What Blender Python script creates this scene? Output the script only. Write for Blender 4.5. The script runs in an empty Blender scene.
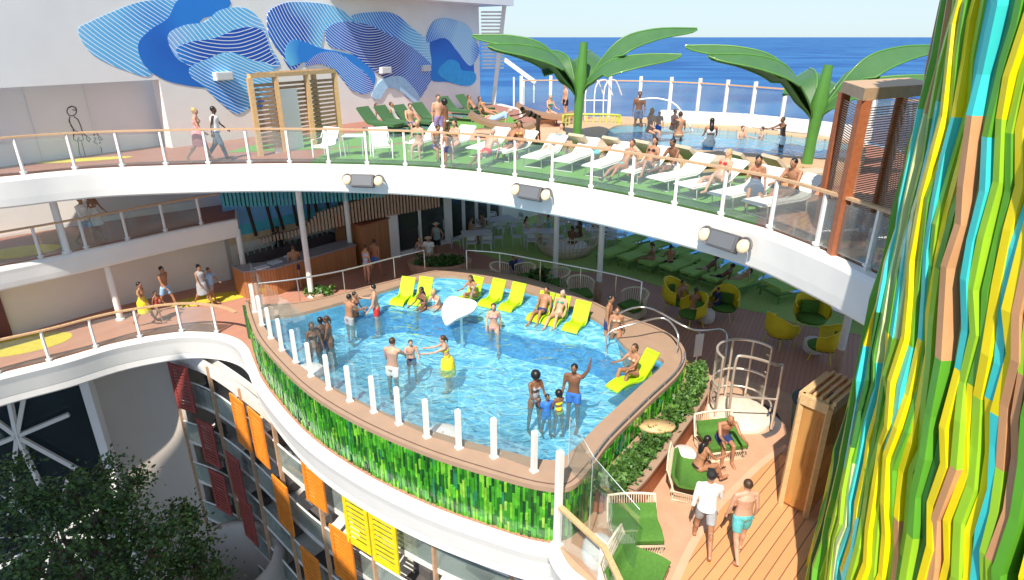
import bpy, bmesh, math, random
from mathutils import Vector, Matrix, noise
from mathutils.geometry import tessellate_polygon
random.seed(7)
PI = math.pi
sc = bpy.context.scene
COL = sc.collection
rad = math.radians
# ---------------------------------------------------------------- camera model
FPX = 620.0; PIT = math.atan(253/620.0); SN, CS = math.sin(PIT), math.cos(PIT); CH = 9.6
def W(u, v, z=0.0):
    dx = (u-512)/FPX; dy = (290-v)/FPX
    t = (CH-z)/(SN-dy*CS)
    return Vector((dx*t, t*(CS+dy*SN), z))
def RAY(u, v):
    dx = (u-512)/FPX; dy = (290-v)/FPX
    return Vector((dx, CS+dy*SN, -SN+dy*CS))
def RP(u, v, p, n):
    d = RAY(u, v); o = Vector((0, 0, CH))
    return o + d*((Vector(p)-o).dot(n)/d.dot(n))
# ---------------------------------------------------------------- materials
MATS = {}
def node_mat(name):
    m = bpy.data.materials.new(name); m.use_nodes = True
    nt = m.node_tree; b = nt.nodes['Principled BSDF']
    return m, nt, b
def mat(name, col, rough=0.6, var=0.12, scale=6.0, bump=0.0, metal=0.0, spec=0.5, coat=0.0, sss=0.0):
    if name in MATS: return MATS[name]
    m, nt, b = node_mat(name)
    N = nt.nodes; L = nt.links
    tc = N.new('ShaderNodeTexCoord'); nz = N.new('ShaderNodeTexNoise')
    nz.inputs['Scale'].default_value = scale; nz.inputs['Detail'].default_value = 5
    L.new(tc.outputs['Object'], nz.inputs['Vector'])
    mr = N.new('ShaderNodeMapRange'); mr.inputs[1].default_value = 0.3; mr.inputs[2].default_value = 0.7
    mr.inputs[3].default_value = 1-var; mr.inputs[4].default_value = 1+var
    L.new(nz.outputs['Fac'], mr.inputs[0])
    mx = N.new('ShaderNodeVectorMath'); mx.operation = 'SCALE'; mx.inputs[0].default_value = col
    L.new(mr.outputs[0], mx.inputs['Scale']); L.new(mx.outputs[0], b.inputs['Base Color'])
    b.inputs['Roughness'].default_value = rough; b.inputs['Metallic'].default_value = metal
    b.inputs['Specular IOR Level'].default_value = spec
    b.inputs['Coat Weight'].default_value = coat
    if sss: b.inputs['Subsurface Weight'].default_value = sss; b.inputs['Subsurface Scale'].default_value = 0.02
    if bump:
        bp = N.new('ShaderNodeBump'); bp.inputs['Strength'].default_value = bump; bp.inputs['Distance'].default_value = 0.02
        L.new(nz.outputs['Fac'], bp.inputs['Height']); L.new(bp.outputs[0], b.inputs['Normal'])
    MATS[name] = m
    return m
def plank_mat(name, c1, c2, ang, w, seam=(0.06, 0.03, 0.02), rough=0.6, sw=0.07, axis=None):
    """boards running along angle `ang` (deg) in the ground plane; axis='z' makes vertical boards by object x+y"""
    m, nt, b = node_mat(name); N = nt.nodes; L = nt.links
    tc = N.new('ShaderNodeTexCoord')
    dp = N.new('ShaderNodeVectorMath'); dp.operation = 'DOT_PRODUCT'
    a = rad(ang); dp.inputs[1].default_value = (-math.sin(a)/w, math.cos(a)/w, 0) if axis is None else axis
    L.new(tc.outputs['Object'], dp.inputs[0])
    fr = N.new('ShaderNodeMath'); fr.operation = 'FRACT'; L.new(dp.outputs['Value'], fr.inputs[0])
    fl = N.new('ShaderNodeMath'); fl.operation = 'FLOOR'; L.new(dp.outputs['Value'], fl.inputs[0])
    wn = N.new('ShaderNodeTexWhiteNoise'); wn.noise_dimensions = '1D'; L.new(fl.outputs[0], wn.inputs['W'])
    nz = N.new('ShaderNodeTexNoise'); nz.inputs['Scale'].default_value = 9; nz.inputs['Detail'].default_value = 4
    L.new(tc.outputs['Object'], nz.inputs['Vector'])
    ad = N.new('ShaderNodeMath'); ad.operation = 'MULTIPLY_ADD'; ad.inputs[1].default_value = .55
    L.new(wn.outputs['Value'], ad.inputs[0])
    ml = N.new('ShaderNodeMath'); ml.operation = 'MULTIPLY'; ml.inputs[1].default_value = .5
    L.new(nz.outputs['Fac'], ml.inputs[0]); L.new(ml.outputs[0], ad.inputs[2])
    mx = N.new('ShaderNodeMix'); mx.data_type = 'RGBA'
    mx.inputs[6].default_value = (*c1, 1); mx.inputs[7].default_value = (*c2, 1)
    L.new(ad.outputs[0], mx.inputs[0])
    lt = N.new('ShaderNodeMath'); lt.operation = 'LESS_THAN'; lt.inputs[1].default_value = sw
    L.new(fr.outputs[0], lt.inputs[0])
    m2 = N.new('ShaderNodeMix'); m2.data_type = 'RGBA'; m2.inputs[7].default_value = (*seam, 1)
    L.new(lt.outputs[0], m2.inputs[0]); L.new(mx.outputs[2], m2.inputs[6])
    L.new(m2.outputs[2], b.inputs['Base Color']); b.inputs['Roughness'].default_value = rough
    bp = N.new('ShaderNodeBump'); bp.invert = True; bp.inputs['Strength'].default_value = .4; bp.inputs['Distance'].default_value = .01
    L.new(lt.outputs[0], bp.inputs['Height']); L.new(bp.outputs[0], b.inputs['Normal'])
    MATS[name] = m
    return m
def glass_mat(name, tint=(0.9, 0.97, 0.96), refl=0.35, body=0.0, bodycol=(.8,.9,.9)):
    m = bpy.data.materials.new(name); m.use_nodes = True; nt = m.node_tree; N = nt.nodes; L = nt.links
    N.clear(); out = N.new('ShaderNodeOutputMaterial')
    tr = N.new('ShaderNodeBsdfTransparent'); tr.inputs[0].default_value = (*tint, 1)
    gl = N.new('ShaderNodeBsdfGlossy'); gl.inputs['Roughness'].default_value = .03
    fz = N.new('ShaderNodeFresnel'); fz.inputs[0].default_value = 1.45
    nz = N.new('ShaderNodeTexNoise'); nz.inputs['Scale'].default_value = .8
    mm = N.new('ShaderNodeMath'); mm.operation = 'MULTIPLY'; mm.inputs[1].default_value = refl*2
    L.new(fz.outputs[0], mm.inputs[0])
    mx = N.new('ShaderNodeMixShader'); L.new(mm.outputs[0], mx.inputs[0]); L.new(tr.outputs[0], mx.inputs[1]); L.new(gl.outputs[0], mx.inputs[2])
    df = N.new('ShaderNodeBsdfDiffuse'); df.inputs[0].default_value = (*bodycol, 1)
    m2 = N.new('ShaderNodeMixShader'); m3 = N.new('ShaderNodeMath'); m3.operation = 'MULTIPLY'; m3.inputs[1].default_value = body*2
    L.new(nz.outputs['Fac'], m3.inputs[0]); L.new(m3.outputs[0], m2.inputs[0])
    L.new(mx.outputs[0], m2.inputs[1]); L.new(df.outputs[0], m2.inputs[2]); L.new(m2.outputs[0], out.inputs[0])
    MATS[name] = m
    return m
WHITE = mat('white_paint', (.80, .79, .77), .45, .03, 1.5)
WALLW = mat('wall_white', (.82, .80, .775), .6, .04, .7)
BEIGEW = mat('wall_beige', (.70, .66, .61), .7, .05, .6)
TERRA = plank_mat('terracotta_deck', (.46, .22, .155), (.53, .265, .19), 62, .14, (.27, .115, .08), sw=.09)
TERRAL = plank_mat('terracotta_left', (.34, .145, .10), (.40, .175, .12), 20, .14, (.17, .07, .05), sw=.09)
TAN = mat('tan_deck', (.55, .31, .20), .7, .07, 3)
PEACH = mat('peach_deck', (.72, .38, .25), .7, .06, 2)
TEAK = plank_mat('teak_planks', (.58, .26, .11), (.68, .33, .145), 47, .21, (.22, .10, .05), sw=.1)
TEAKD = plank_mat('teak_upper', (.46, .22, .13), (.58, .30, .19), 47, .15, (.2, .09, .05))
TURF = mat('turf', (.12, .30, .055), .95, .35, 40, .6)
TURF2 = mat('turf_light', (.36, .52, .14), .95, .25, 30, .5)
RIMC = mat('pool_rim', (.37, .245, .17), .55, .05, 3)
RIML = mat('pool_rim_line', (.13, .07, .05), .5)
WOODL = mat('wood_light', (.62, .40, .20), .5, .12, 14)
WOODM = mat('wood_mid', (.42, .21, .09), .5, .15, 12)
WOODR = mat('wood_red', (.36, .11, .045), .5, .15, 12)
RAILW = mat('rail_wood', (.58, .37, .21), .4, .08, 12)
STEEL = mat('steel', (.72, .70, .68), .28, .05, 8, metal=.9)
GREY = mat('grey_plastic', (.42, .42, .43), .5)
GRYL = mat('speaker_face', (.62, .63, .65), .6, .08, 60)
DARK = mat('dark', (.03, .03, .035), .5)
DARKB = mat('dark_frame', (.10, .10, .11), .5)
GLASS = glass_mat('rail_glass', (.93, .97, .96), .35, .07)  # diffuse body haze stands in for whitish reflections on the panes
GLASSP = glass_mat('pool_glass', (.96, .99, .985), .12, .012)
GLASSD = glass_mat('door_glass', (.35, .42, .40), .7, .04)
GLASST = glass_mat('teal_glass', (.88, .95, .93), .3, .14, (.70, .80, .76))
GLASSA = glass_mat('atrium_glass', (.42, .52, .54), .45, .10, (.15, .18, .2))
CREAM = mat('cream_sling', (.80, .76, .70), .7, .04, 5)
BEIGE = mat('beige_sling', (.50, .42, .31), .7, .06, 5)
IVORY = mat('ivory_frame', (.78, .68, .52), .5, .05, 8)
GCUSH = mat('green_cushion', (.065, .19, .025), .85, .12, 12, .3)
GCUSHD = mat('dark_green_cushion', (.05, .13, .05), .85, .12, 12)
GCUSHL = mat('lime_cushion', (.32, .55, .12), .85, .1, 8)
YEL = mat('yellow_shell', (.78, .62, .03), .45, .05, 5)
LIME = mat('lime_lounger', (.40, .66, .015), .4, .04, 4)
LEAFG = mat('sculpture_green', (.075, .23, .04), .4, .08, 3, coat=.2)
LEAFL = mat('sculpture_green_light', (.055, .15, .05), .45, .08, 3)
TEAL = mat('teal_slat', (.03, .30, .33), .5, .15, 4)
PLANT = mat('planter_leaves', (.035, .10, .018), .55, .5, 9)
PLANTL = mat('planter_leaves_light', (.08, .18, .03), .55, .4, 9)
SOIL = mat('soil', (.05, .035, .02), .9)
TLEAF = mat('tree_leaves', (.028, .068, .012), .5, .5, 3)
TLEAFL = mat('tree_leaves_light', (.06, .125, .02), .5, .4, 3)
BARK = mat('bark', (.10, .07, .05), .9, .3, 9, .6)
SKIN = [mat('skin_fair', (.56, .31, .21), .5, .06, 9, sss=.0), mat('skin_tan', (.38, .18, .10), .5, .06, 9), mat('skin_brown', (.20, .09, .048), .45, .06, 9), mat('skin_deep', (.10, .045, .027), .45, .06, 9)]
HAIR = dict(black=mat('hair_black', (.012, .010, .010), .4), brown=mat('hair_brown', (.06, .03, .015), .5), blond=mat('hair_blond', (.50, .34, .14), .5), grey=mat('hair_grey', (.4, .38, .36), .6))
CLO = {}
for n_, c_ in dict(white=(.8,.8,.78), black=(.015,.015,.018), navy=(.02,.035,.13), blue=(.03,.17,.55), red=(.6,.03,.03), yellow=(.8,.62,.03), teal=(.10,.45,.47), green=(.02,.30,.18), pink=(.75,.30,.34), grey=(.35,.36,.38), purple=(.22,.18,.42), denim=(.10,.13,.20), floral=(.25,.35,.35), orange=(.75,.35,.08), sky=(.3,.5,.75), tan=(.5,.38,.25)).items():
    CLO[n_] = mat('cloth_'+n_, c_, .8, .12, 14)
def bl(name, mats):
    return mats
# ---------------------------------------------------------------- mesh builder
class MB:
    def __init__(s): s.v = []; s.f = []; s.m = []; s.sm = []
    def add(s, vs, fs, mi=0, smooth=False):
        b = len(s.v); s.v += [Vector(x) for x in vs]
        for f in fs: s.f.append([b+i for i in f]); s.m.append(mi); s.sm.append(smooth)
        return s
    def box(s, c, d, rz=0, mi=0, M=None):
        x, y, z = d[0]/2, d[1]/2, d[2]/2
        R = M if M is not None else Matrix.Rotation(rz, 3, 'Z')
        vs = [Vector(c)+R@Vector((a*x, b*y, e*z)) for e in (-1, 1) for b in (-1, 1) for a in (-1, 1)]
        return s.add(vs, [(0,2,3,1), (4,5,7,6), (0,1,5,4), (1,3,7,5), (3,2,6,7), (2,0,4,6)], mi)
    def beam(s, a, b, w, h, mi=0, up=(0, 0, 1)):
        a, b = Vector(a), Vector(b); d = b-a; L = d.length
        if L < 1e-6: return s
        y = d/L; up = Vector(up)
        if abs(y.dot(up)) > .98: up = Vector((0, 1, 0)) if abs(y.y) < .9 else Vector((1, 0, 0))
        x = y.cross(up).normalized(); z = x.cross(y)
        M = Matrix((x, y, z)).transposed()
        return s.box((a+b)/2, (w, L, h), mi=mi, M=M)
    def tube(s, pts, r, seg=6, mi=0, closed=False, cap=True, smooth=True):
        pts = [Vector(p) for p in pts]; n = len(pts)
        rs = r if isinstance(r, (list, tuple)) else [r]*n
        vs = []; prev = None
        for i, p in enumerate(pts):
            if closed: t = (pts[(i+1) % n]-pts[i-1])
            else: t = pts[min(i+1, n-1)]-pts[max(i-1, 0)]
            t = t.normalized() if t.length > 1e-9 else Vector((0, 0, 1))
            if prev is None:
                a = Vector((0, 0, 1)) if abs(t.z) < .9 else Vector((1, 0, 0))
                x = t.cross(a).normalized()
            else:
                x = (prev-t*prev.dot(t))
                x = x.normalized() if x.length > 1e-6 else t.orthogonal().normalized()
            prev = x; y = t.cross(x)
            for k in range(seg):
                a = 2*PI*k/seg; vs.append(p+(x*math.cos(a)+y*math.sin(a))*rs[i])
        fs = []
        for i in range(n if closed else n-1):
            j = (i+1) % n
            for k in range(seg):
                k2 = (k+1) % seg; fs.append((i*seg+k, i*seg+k2, j*seg+k2, j*seg+k))
        s.add(vs, fs, mi, smooth)
        if cap and not closed:
            s.add(vs[:seg], [tuple(reversed(range(seg)))], mi); s.add(vs[-seg:], [tuple(range(seg))], mi)
        return s
    def ball(s, c, r, seg=10, rings=7, mi=0, M=None):
        r = r if isinstance(r, (list, tuple)) else (r, r, r); c = Vector(c); vs = []
        for i in range(1, rings):
            th = PI*i/rings
            for k in range(seg):
                ph = 2*PI*k/seg
                p = Vector((r[0]*math.sin(th)*math.cos(ph), r[1]*math.sin(th)*math.sin(ph), r[2]*math.cos(th)))
                vs.append(c+(M@p if M is not None else p))
        t = Vector((0, 0, r[2])); t = M@t if M is not None else t
        vs += [c+t, c-t]; nt_, nb = len(vs)-2, len(vs)-1; fs = []
        for i in range(rings-2):
            for k in range(seg):
                k2 = (k+1) % seg; fs.append((i*seg+k, (i+1)*seg+k, (i+1)*seg+k2, i*seg+k2))
        for k in range(seg):
            k2 = (k+1) % seg; fs.append((nt_, k, k2)); fs.append((nb, (rings-2)*seg+k2, (rings-2)*seg+k))
        return s.add(vs, fs, mi, True)
    def lathe(s, prof, c=(0, 0, 0), seg=20, mi=0, a0=0, a1=2*PI, sx=1, sy=1, smooth=True):
        full = abs(a1-a0-2*PI) < 1e-6; n = seg if full else seg+1; vs = []
        for r, z in prof:
            for k in range(n):
                a = a0+(a1-a0)*k/seg; vs.append(Vector(c)+Vector((r*math.cos(a)*sx, r*math.sin(a)*sy, z)))
        fs = []
        for i in range(len(prof)-1):
            for k in range(seg):
                k2 = (k+1) % n; fs.append((i*n+k, i*n+k2, (i+1)*n+k2, (i+1)*n+k))
        return s.add(vs, fs, mi, smooth)
    def poly(s, pts, z0, z1, mi=0, holes=(), bottom=True, side=True):
        loops = [[Vector((p[0], p[1], 0)) for p in pts]]+[[Vector((p[0], p[1], 0)) for p in h] for h in holes]
        flat = [p for l in loops for p in l]; tris = tessellate_polygon(loops)
        tf = []
        for t in tris:
            a, b, c = (flat[i] for i in t)
            if (b-a).cross(c-a).z < 0: t = (t[0], t[2], t[1])
            tf.append(t)
        s.add([(p.x, p.y, z1) for p in flat], tf, mi)
        if bottom and z1 > z0: s.add([(p.x, p.y, z0) for p in flat], [tuple(reversed(t)) for t in tf], mi)
        if side and z1 > z0:
            for l in loops:
                n = len(l); vs = [(p.x, p.y, z0) for p in l]+[(p.x, p.y, z1) for p in l]
                s.add(vs, [(i, (i+1) % n, n+(i+1) % n, n+i) for i in range(n)], mi)
        return s
    def strip(s, A, B, mi=0, smooth=False):
        n = len(A); s.add(list(A)+list(B), [(i, i+1, n+i+1, n+i) for i in range(n-1)], mi, smooth); return s
    def sheet(s, A, B, th, mi=0, smooth=True):
        """closed slab between polylines A and B, thickness th along the normal"""
        n = len(A); A = [Vector(a) for a in A]; B = [Vector(b) for b in B]; A2 = []; B2 = []
        for i in range(n):
            t = (A[min(i+1, n-1)]-A[max(i-1, 0)]).normalized(); w = (B[i]-A[i]).normalized(); nn = t.cross(w)
            if nn.length < 1e-6: nn = Vector((0, 0, 1))
            nn = nn.normalized()*th; A2.append(A[i]-nn); B2.append(B[i]-nn)
        s.strip(A, B, mi, smooth); s.strip(B2, A2, mi, smooth); s.strip(A2, A, mi); s.strip(B, B2, mi)
        s.add([A[0], B[0], B2[0], A2[0]], [(0, 1, 2, 3)], mi); s.add([A[-1], B[-1], B2[-1], A2[-1]], [(3, 2, 1, 0)], mi)
        return s
    def build(s, name, mats, parent=None, world=True, bevel=0):
        if not isinstance(mats, (list, tuple)): mats = [mats]
        off = parent.matrix_basis.translation if (parent is not None and world) else Vector((0, 0, 0))
        if parent is not None and world and parent.parent is not None: off = off+parent.parent.matrix_basis.translation
        me = bpy.data.meshes.new(name)
        me.from_pydata([tuple(v-off) for v in s.v], [], s.f)
        me.polygons.foreach_set('material_index', s.m); me.polygons.foreach_set('use_smooth', s.sm)
        for m in mats: me.materials.append(m)
        me.validate(); me.update()
        bm = bmesh.new(); bm.from_mesh(me); bmesh.ops.recalc_face_normals(bm, faces=bm.faces)
        if bevel:
            bmesh.ops.remove_doubles(bm, verts=bm.verts, dist=1e-5)
            bmesh.ops.bevel(bm, geom=[e for e in bm.edges if len(e.link_faces) == 2 and e.calc_face_angle(0) > .6], offset=bevel, segments=2, affect='EDGES', profile=.5)
        bm.to_mesh(me); bm.free()
        o = bpy.data.objects.new(name, me); COL.objects.link(o)
        if parent is not None: o.parent = parent
        return o
def thing(name, loc=(0, 0, 0), rz=0, label=None, cat=None, group=None, kind=None):
    o = bpy.data.objects.new(name, None); COL.objects.link(o); o.location = loc; o.rotation_euler = (0, 0, rz)
    o.empty_display_size = .1
    return tag(o, label, cat, group, kind)
def tag(o, label=None, cat=None, group=None, kind=None):
    if label: o['label'] = label
    if cat: o['category'] = cat
    if group: o['group'] = group
    if kind: o['kind'] = kind
    return o
def dup(root, loc=None, rz=None, label=None, parent=None):
    c = root.copy(); COL.objects.link(c)
    if parent is not None: c.parent = parent
    if loc is not None: c.location = loc
    if rz is not None: c.rotation_euler = (0, 0, rz)
    if label: c['label'] = label
    for ch in KIDS.get(root.name, []) or [k for k in root.children]: dup(ch, parent=c)
    return c
KIDS = {}
def crv(pts, n=8, closed=False):
    P = [Vector(p) for p in pts]; out = []; N = len(P)
    for i in range(N if closed else N-1):
        if closed: a, b, c, d = P[i-1], P[i], P[(i+1) % N], P[(i+2) % N]
        else: a, b, c, d = P[max(i-1, 0)], P[i], P[i+1], P[min(i+2, N-1)]
        for k in range(n):
            t = k/n; out.append(.5*((2*b)+(c-a)*t+(2*a-5*b+4*c-d)*t*t+(3*b-a-3*c+d)*t**3))
    if not closed: out.append(P[-1])
    return out
def resample(pts, step):
    pts = [Vector(p) for p in pts]; out = [pts[0].copy()]; acc = 0
    for a, b in zip(pts, pts[1:]):
        L = (b-a).length; d = step-acc
        while d <= L:
            out.append(a+(b-a)*(d/L)); d += step
        acc = L-(d-step)
    return out
def off2(pts, d):
    out = []; n = len(pts)
    for i, p in enumerate(pts):
        t = Vector(pts[min(i+1, n-1)])-Vector(pts[max(i-1, 0)]); t.z = 0; t.normalize()
        q = Vector(p)+Vector((-t.y, t.x, 0))*d; out.append(q)
    return out
def V3(pts, z): return [Vector((p[0], p[1], z)) for p in pts]
ORD = 'first second third fourth fifth sixth seventh eighth ninth tenth eleventh twelfth thirteenth fourteenth fifteenth sixteenth seventeenth eighteenth'.split()
def railing(base, h, name, label, cat='railing', step=1.15, rail=RAILW, glass=GLASS, post_w=.07, post_h=None, glass_h=None, hand=True, post=WHITE, posts=None, gz=.08):
    """glass balustrade along a 3-D base polyline"""
    base = [Vector(p) for p in base]; t = thing(name, base[0], label=label, cat=cat)
    P = posts if posts is not None else resample(base, step)
    for p in P:
        p = Vector(p); m = MB(); ph = post_h or h
        m.box(p+Vector((0, 0, ph/2)), (post_w, post_w, ph)); m.box(p+Vector((0, 0, .09)), (post_w*1.9, post_w*1.9, .05)); m.box(p+Vector((0, 0, .02)), (post_w*1.5, post_w*1.5, .04))
        m.build('post', post, t)
    gh = glass_h or h-.08
    for a, b in zip(P, P[1:]):
        a, b = Vector(a), Vector(b); d = (b-a).normalized()*.075
        m = MB(); m.beam(a+d+Vector((0, 0, (gz+gh)/2)), b-d+Vector((0, 0, (gz+gh)/2)), .016, gh-gz); m.build('glass_panel', glass, t)
    if hand:
        m = MB(); pts = [p+Vector((0, 0, h+.03)) for p in base]
        for a, b in zip(pts, pts[1:]): m.beam(a, b+(b-a).normalized()*.01, .11, .05)
        m.build('handrail', rail, t)
    return t
# ================================================================ people
BODIES = []
def person(loc, head=-90, pose='stand', skin=0, hair='brown', style='short', wear=(('shorts','navy'),), label='', h=1.72, seat=None, fat=1.0, k=None, near=False, group=None, female=False):
    """loc: feet (standing) or point below the hips (seated, seat=height). head: heading in degrees (90 = away from camera)"""
    P = dict(tl=2, hd=0, th=(3, -3), kn=(2, 4), tab=(4, 4), sh=(5, 0), el=(12, 10), sab=(9, 9), roll=0)
    POSES = dict(
        stand={}, walk=dict(th=(22, -18), kn=(8, 22), sh=(-18, 20), el=(10, 25)), walkb=dict(th=(-16, 20), kn=(22, 6), sh=(20, -16), el=(25, 12)),
        talk=dict(sh=(15, 30), el=(20, 70), tl=3), hips=dict(sh=(-10, 5), el=(60, 20), sab=(35, 10)),
        reach=dict(sh=(70, 62), el=(15, 20), tl=8), lean=dict(tl=28, sh=(30, 40), el=(25, 20), th=(0, 12), kn=(4, 14)),
        wave=dict(sh=(20, 165), el=(20, 18), sab=(8, 22)), bend=dict(tl=62, th=(12, -6), kn=(12, 2), sh=(55, 70), el=(15, 10)),
        fold=dict(sh=(25, 28), el=(85, 95)), up=dict(sh=(60, 20), el=(60, 40)),
        sit=dict(tl=6, th=(86, 82), kn=(84, 78), sh=(25, 30), el=(50, 40)), sitf=dict(tl=24, th=(88, 84), kn=(88, 80), sh=(50, 45), el=(40, 55)),
        recl=dict(tl=-42, th=(92, 80), kn=(38, 20), sh=(-8, 0), el=(40, 30), hd=25), reclk=dict(tl=-32, th=(112, 98), kn=(78, 45), sh=(20, 10), el=(40, 50), hd=20),
        lie=dict(tl=-68, th=(88, 100), kn=(4, 40), sh=(0, 20), el=(10, 60), hd=20), sitlong=dict(tl=12, th=(100, 92), kn=(40, 14), sh=(30, 35), el=(20, 40)),
        hug=dict(tl=14, th=(118, 112), kn=(100, 92), sh=(60, 55), el=(30, 40)),
        seatside=dict(tl=14, th=(78, 92), kn=(50, 66), sh=(10, 40), el=(30, 60)))
    P.update(POSES[pose]);
    if k: P.update(k)
    s = h/1.75; parts = MB(); R = rad
    tl = R(P['tl']); up = Vector((0, math.sin(tl), math.cos(tl))); X = Vector((1, 0, 0))
    pel = Vector((0, 0, 0)); fw = Vector((0, math.cos(tl), -math.sin(tl)))
    wst = pel+up*.16; ch = pel+up*.36; nb = pel+up*.52; hn = R(P['tl']+P['hd']); hup = Vector((0, math.sin(hn), math.cos(hn))); hfw = Vector((0, math.cos(hn), -math.sin(hn)))
    hc = nb+hup*.16+hfw*.02
    sw = .165 if female else .19; hw = .095 if female else .085
    arms = []; legs = []
    for i, sd in enumerate((-1, 1)):
        sp = nb+X*sd*sw-up*.045; a = P['tl']*0+P['sh'][i]; ab = R(P['sab'][i])
        def dr(ang, abd): ang = R(ang); return Vector((sd*math.sin(abd), math.sin(ang)*math.cos(abd), -math.cos(ang)*math.cos(abd)))
        e = sp+dr(a, ab)*.29; w = e+dr(a+P['el'][i], ab*.35)*.25; hnd = w+dr(a+P['el'][i]+8, ab*.2)*.09
        arms.append((sp, e, w, hnd, dr(a+P['el'][i]+14, ab*.1)))
        hp = pel+X*sd*hw-up*.02*0+Vector((0, 0, -.03)); ta = P['th'][i]; tb = R(P['tab'][i])
        kn = hp+dr(ta, tb)*.43; an = kn+dr(ta-P['kn'][i], tb*.4)*.43
        fd = dr(ta-P['kn'][i]+ (80 if pose not in ('recl', 'lie', 'sitlong', 'reclk') else 60), 0); legs.append((hp, kn, an, an+fd*.17))
    cap = lambda a, b, r1, r2, m=parts, sg=8: (m.tube([a, a.lerp(b, .33), a.lerp(b, .66), b], [r1, r1*.75+r2*.25+.004, r1*.3+r2*.7+.002, r2], sg), m.ball(a, r1, 8, 5), m.ball(b, r2, 8, 5))
    F = fat
    M = Matrix((X, fw, up)).transposed()
    parts.ball(pel, (.145*F+(.01 if female else 0), .105*F, .12), 12, 8, M=M)
    parts.ball(wst, (.125*F-(.012 if female else 0), .09*F, .15), 12, 8, M=M)
    parts.ball(pel+up*.27, (.135*F, .095*F, .14), 12, 8, M=M)
    parts.ball(ch+fw*.005, (.155+(F-1)*.1-(.01 if female else 0), .105*(F*.5+.5), .13), 12, 8, M=M)
    q0 = len(parts.v); wq = .012 if female else 0
    parts.tube([(0, 0, z_) for z_ in (-.06, .03, .12, .2, .3, .4, .47, .51)], [.135*F, .15*F, .135*F-wq, .128*F-wq*1.5, .140*F-wq, .158*F-wq, .13, .07], 16)
    for i_ in range(q0, len(parts.v)): v_ = parts.v[i_]; parts.v[i_] = pel+M@Vector((v_.x, v_.y*.68, v_.z))
    parts.tube([nb-X*sw-up*.05, nb-up*.015, nb+X*sw-up*.05], [.052, .062, .052], 8); 
    if female:
        for sd in (-1, 1): parts.ball(ch+X*sd*.065+fw*.085+up*.01, .052, 8, 6)
    cap(nb-up*.03, hc-hup*.05, .052, .048)
    HM = Matrix((X, hfw, hup)).transposed()
    parts.ball(hc, (.074, .092, .108), 14, 10, M=HM); parts.ball(hc+hfw*.035-hup*.06, (.05, .052, .05), 10, 7, M=HM)
    parts.tube([hc+hfw*.085+hup*.015, hc+hfw*.108-hup*.022, hc+hfw*.088-hup*.032], [.008, .014, .008], 5)
    for sd in (-1, 1): parts.ball(hc+X*sd*.076-hfw*.005, (.010, .02, .03), 6, 5, M=HM)
    arm_r = .046 if not female else .038
    for sp, e, w, hnd, dh in arms:
        cap(sp, e, arm_r*1.12, arm_r*.82); cap(e, w, arm_r*.82, .024)
        sdx = -1 if sp.x < 0 else 1
        parts.ball((w+hnd)/2, (.022, .04, .05) if not near else (.018, .038, .045), 8, 6, M=Matrix((X, dh.cross(X).normalized() if dh.cross(X).length > .1 else fw, dh)).transposed())
        ty = dh.cross(X); ty = ty.normalized() if ty.length > .1 else fw
        q = .010 if near else .011
        for j, (o_, l_) in enumerate(((-.03, .06), (-.01, .075), (.01, .072), (.029, .055))):
            b0 = hnd+ty*o_; parts.tube([b0-dh*.02, b0+dh*l_*.5, b0+dh*l_*.85-X*sdx*l_*.3], [q, q*.9, q*.75], 5)
        parts.tube([w+dh*.02-ty*.025*-1, w+dh*.055+ty*.052, w+dh*.085+ty*.056], [.012, .011, .009], 5)
    for hp, kn, an, toe in legs:
        cap(hp, kn, .088*(F*.6+.4), .055); cap(kn, an, .054, .034); parts.ball(kn.lerp(an, .3)-(toe-an).normalized()*.018, (.05, .05, .11), 8, 6)
        d = (toe-an).normalized(); parts.tube([an-d*.05-Vector((0,0,.03)), an-Vector((0,0,.035))+d*.04, toe-Vector((0,0,.045)), toe+d*.03-Vector((0,0,.05))], [.034, .042, .036, .02], 8)
    low = min(min(l[2].z-.085 for l in legs), min(l[3].z-.08 for l in legs))
    dz = -low*s if seat is None else seat+.115*s
    T = Matrix.Translation((0, 0, dz)) @ Matrix.Scale(s, 4)
    hz = R(head-90)
    root = thing('person', loc, hz, label, 'person', group)
    def reg(m, name, mt, vox, sm=2):
        m.v = [T@v for v in m.v]; o = m.build(name, mt, root, world=False)
        if vox:
            r = o.modifiers.new('r', 'REMESH'); r.mode = 'VOXEL'; r.voxel_size = vox; r.use_smooth_shade = True
            q = o.modifiers.new('s', 'SMOOTH'); q.iterations = sm; q.factor = .4; BODIES.append(o)
        return o
    vs = .0085 if near else (.021 if loc[1] < 19 else .028)
    reg(parts, 'body', SKIN[skin], vs*s, 10 if near else 2)
    # face
    m = MB()
    for sd in (-1, 1): m.ball(hc+X*sd*.03+hfw*.083+hup*.012, (.011, .009, .007), 6, 5, M=HM)
    m.tube([hc-X*.02+hfw*.087-hup*.055, hc+hfw*.094-hup*.057, hc+X*.02+hfw*.087-hup*.055], .005, 5)
    reg(m, 'face_features', DARK, 0)
    if style != 'bald':
        m = MB(); HR = HAIR[hair]
        k2 = 1.45 if style == 'afro' else 1.0
        m.ball(hc-hfw*.022+hup*.03, (.086*k2, .092*k2, .094*k2), 12, 9, M=HM)
        if style == 'long':
            m.ball(hc-hfw*.045-hup*.07, (.085, .06, .13), 10, 8, M=HM); m.ball(nb-fw*.085-up*.06, (.085, .045, .15), 10, 8, M=M)
        if style == 'bun': m.ball(hc-hfw*.07+hup*.09, .045, 8, 6)
        if style == 'tail': m.tube([hc-hfw*.09+hup*.03, hc-hfw*.13-hup*.04, hc-hfw*.11-hup*.17], [.03, .032, .012], 7)
        reg(m, 'hair', HR, (.014 if near else .02)*s, 1)
    if style in ('hat', 'cap'): pass
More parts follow.
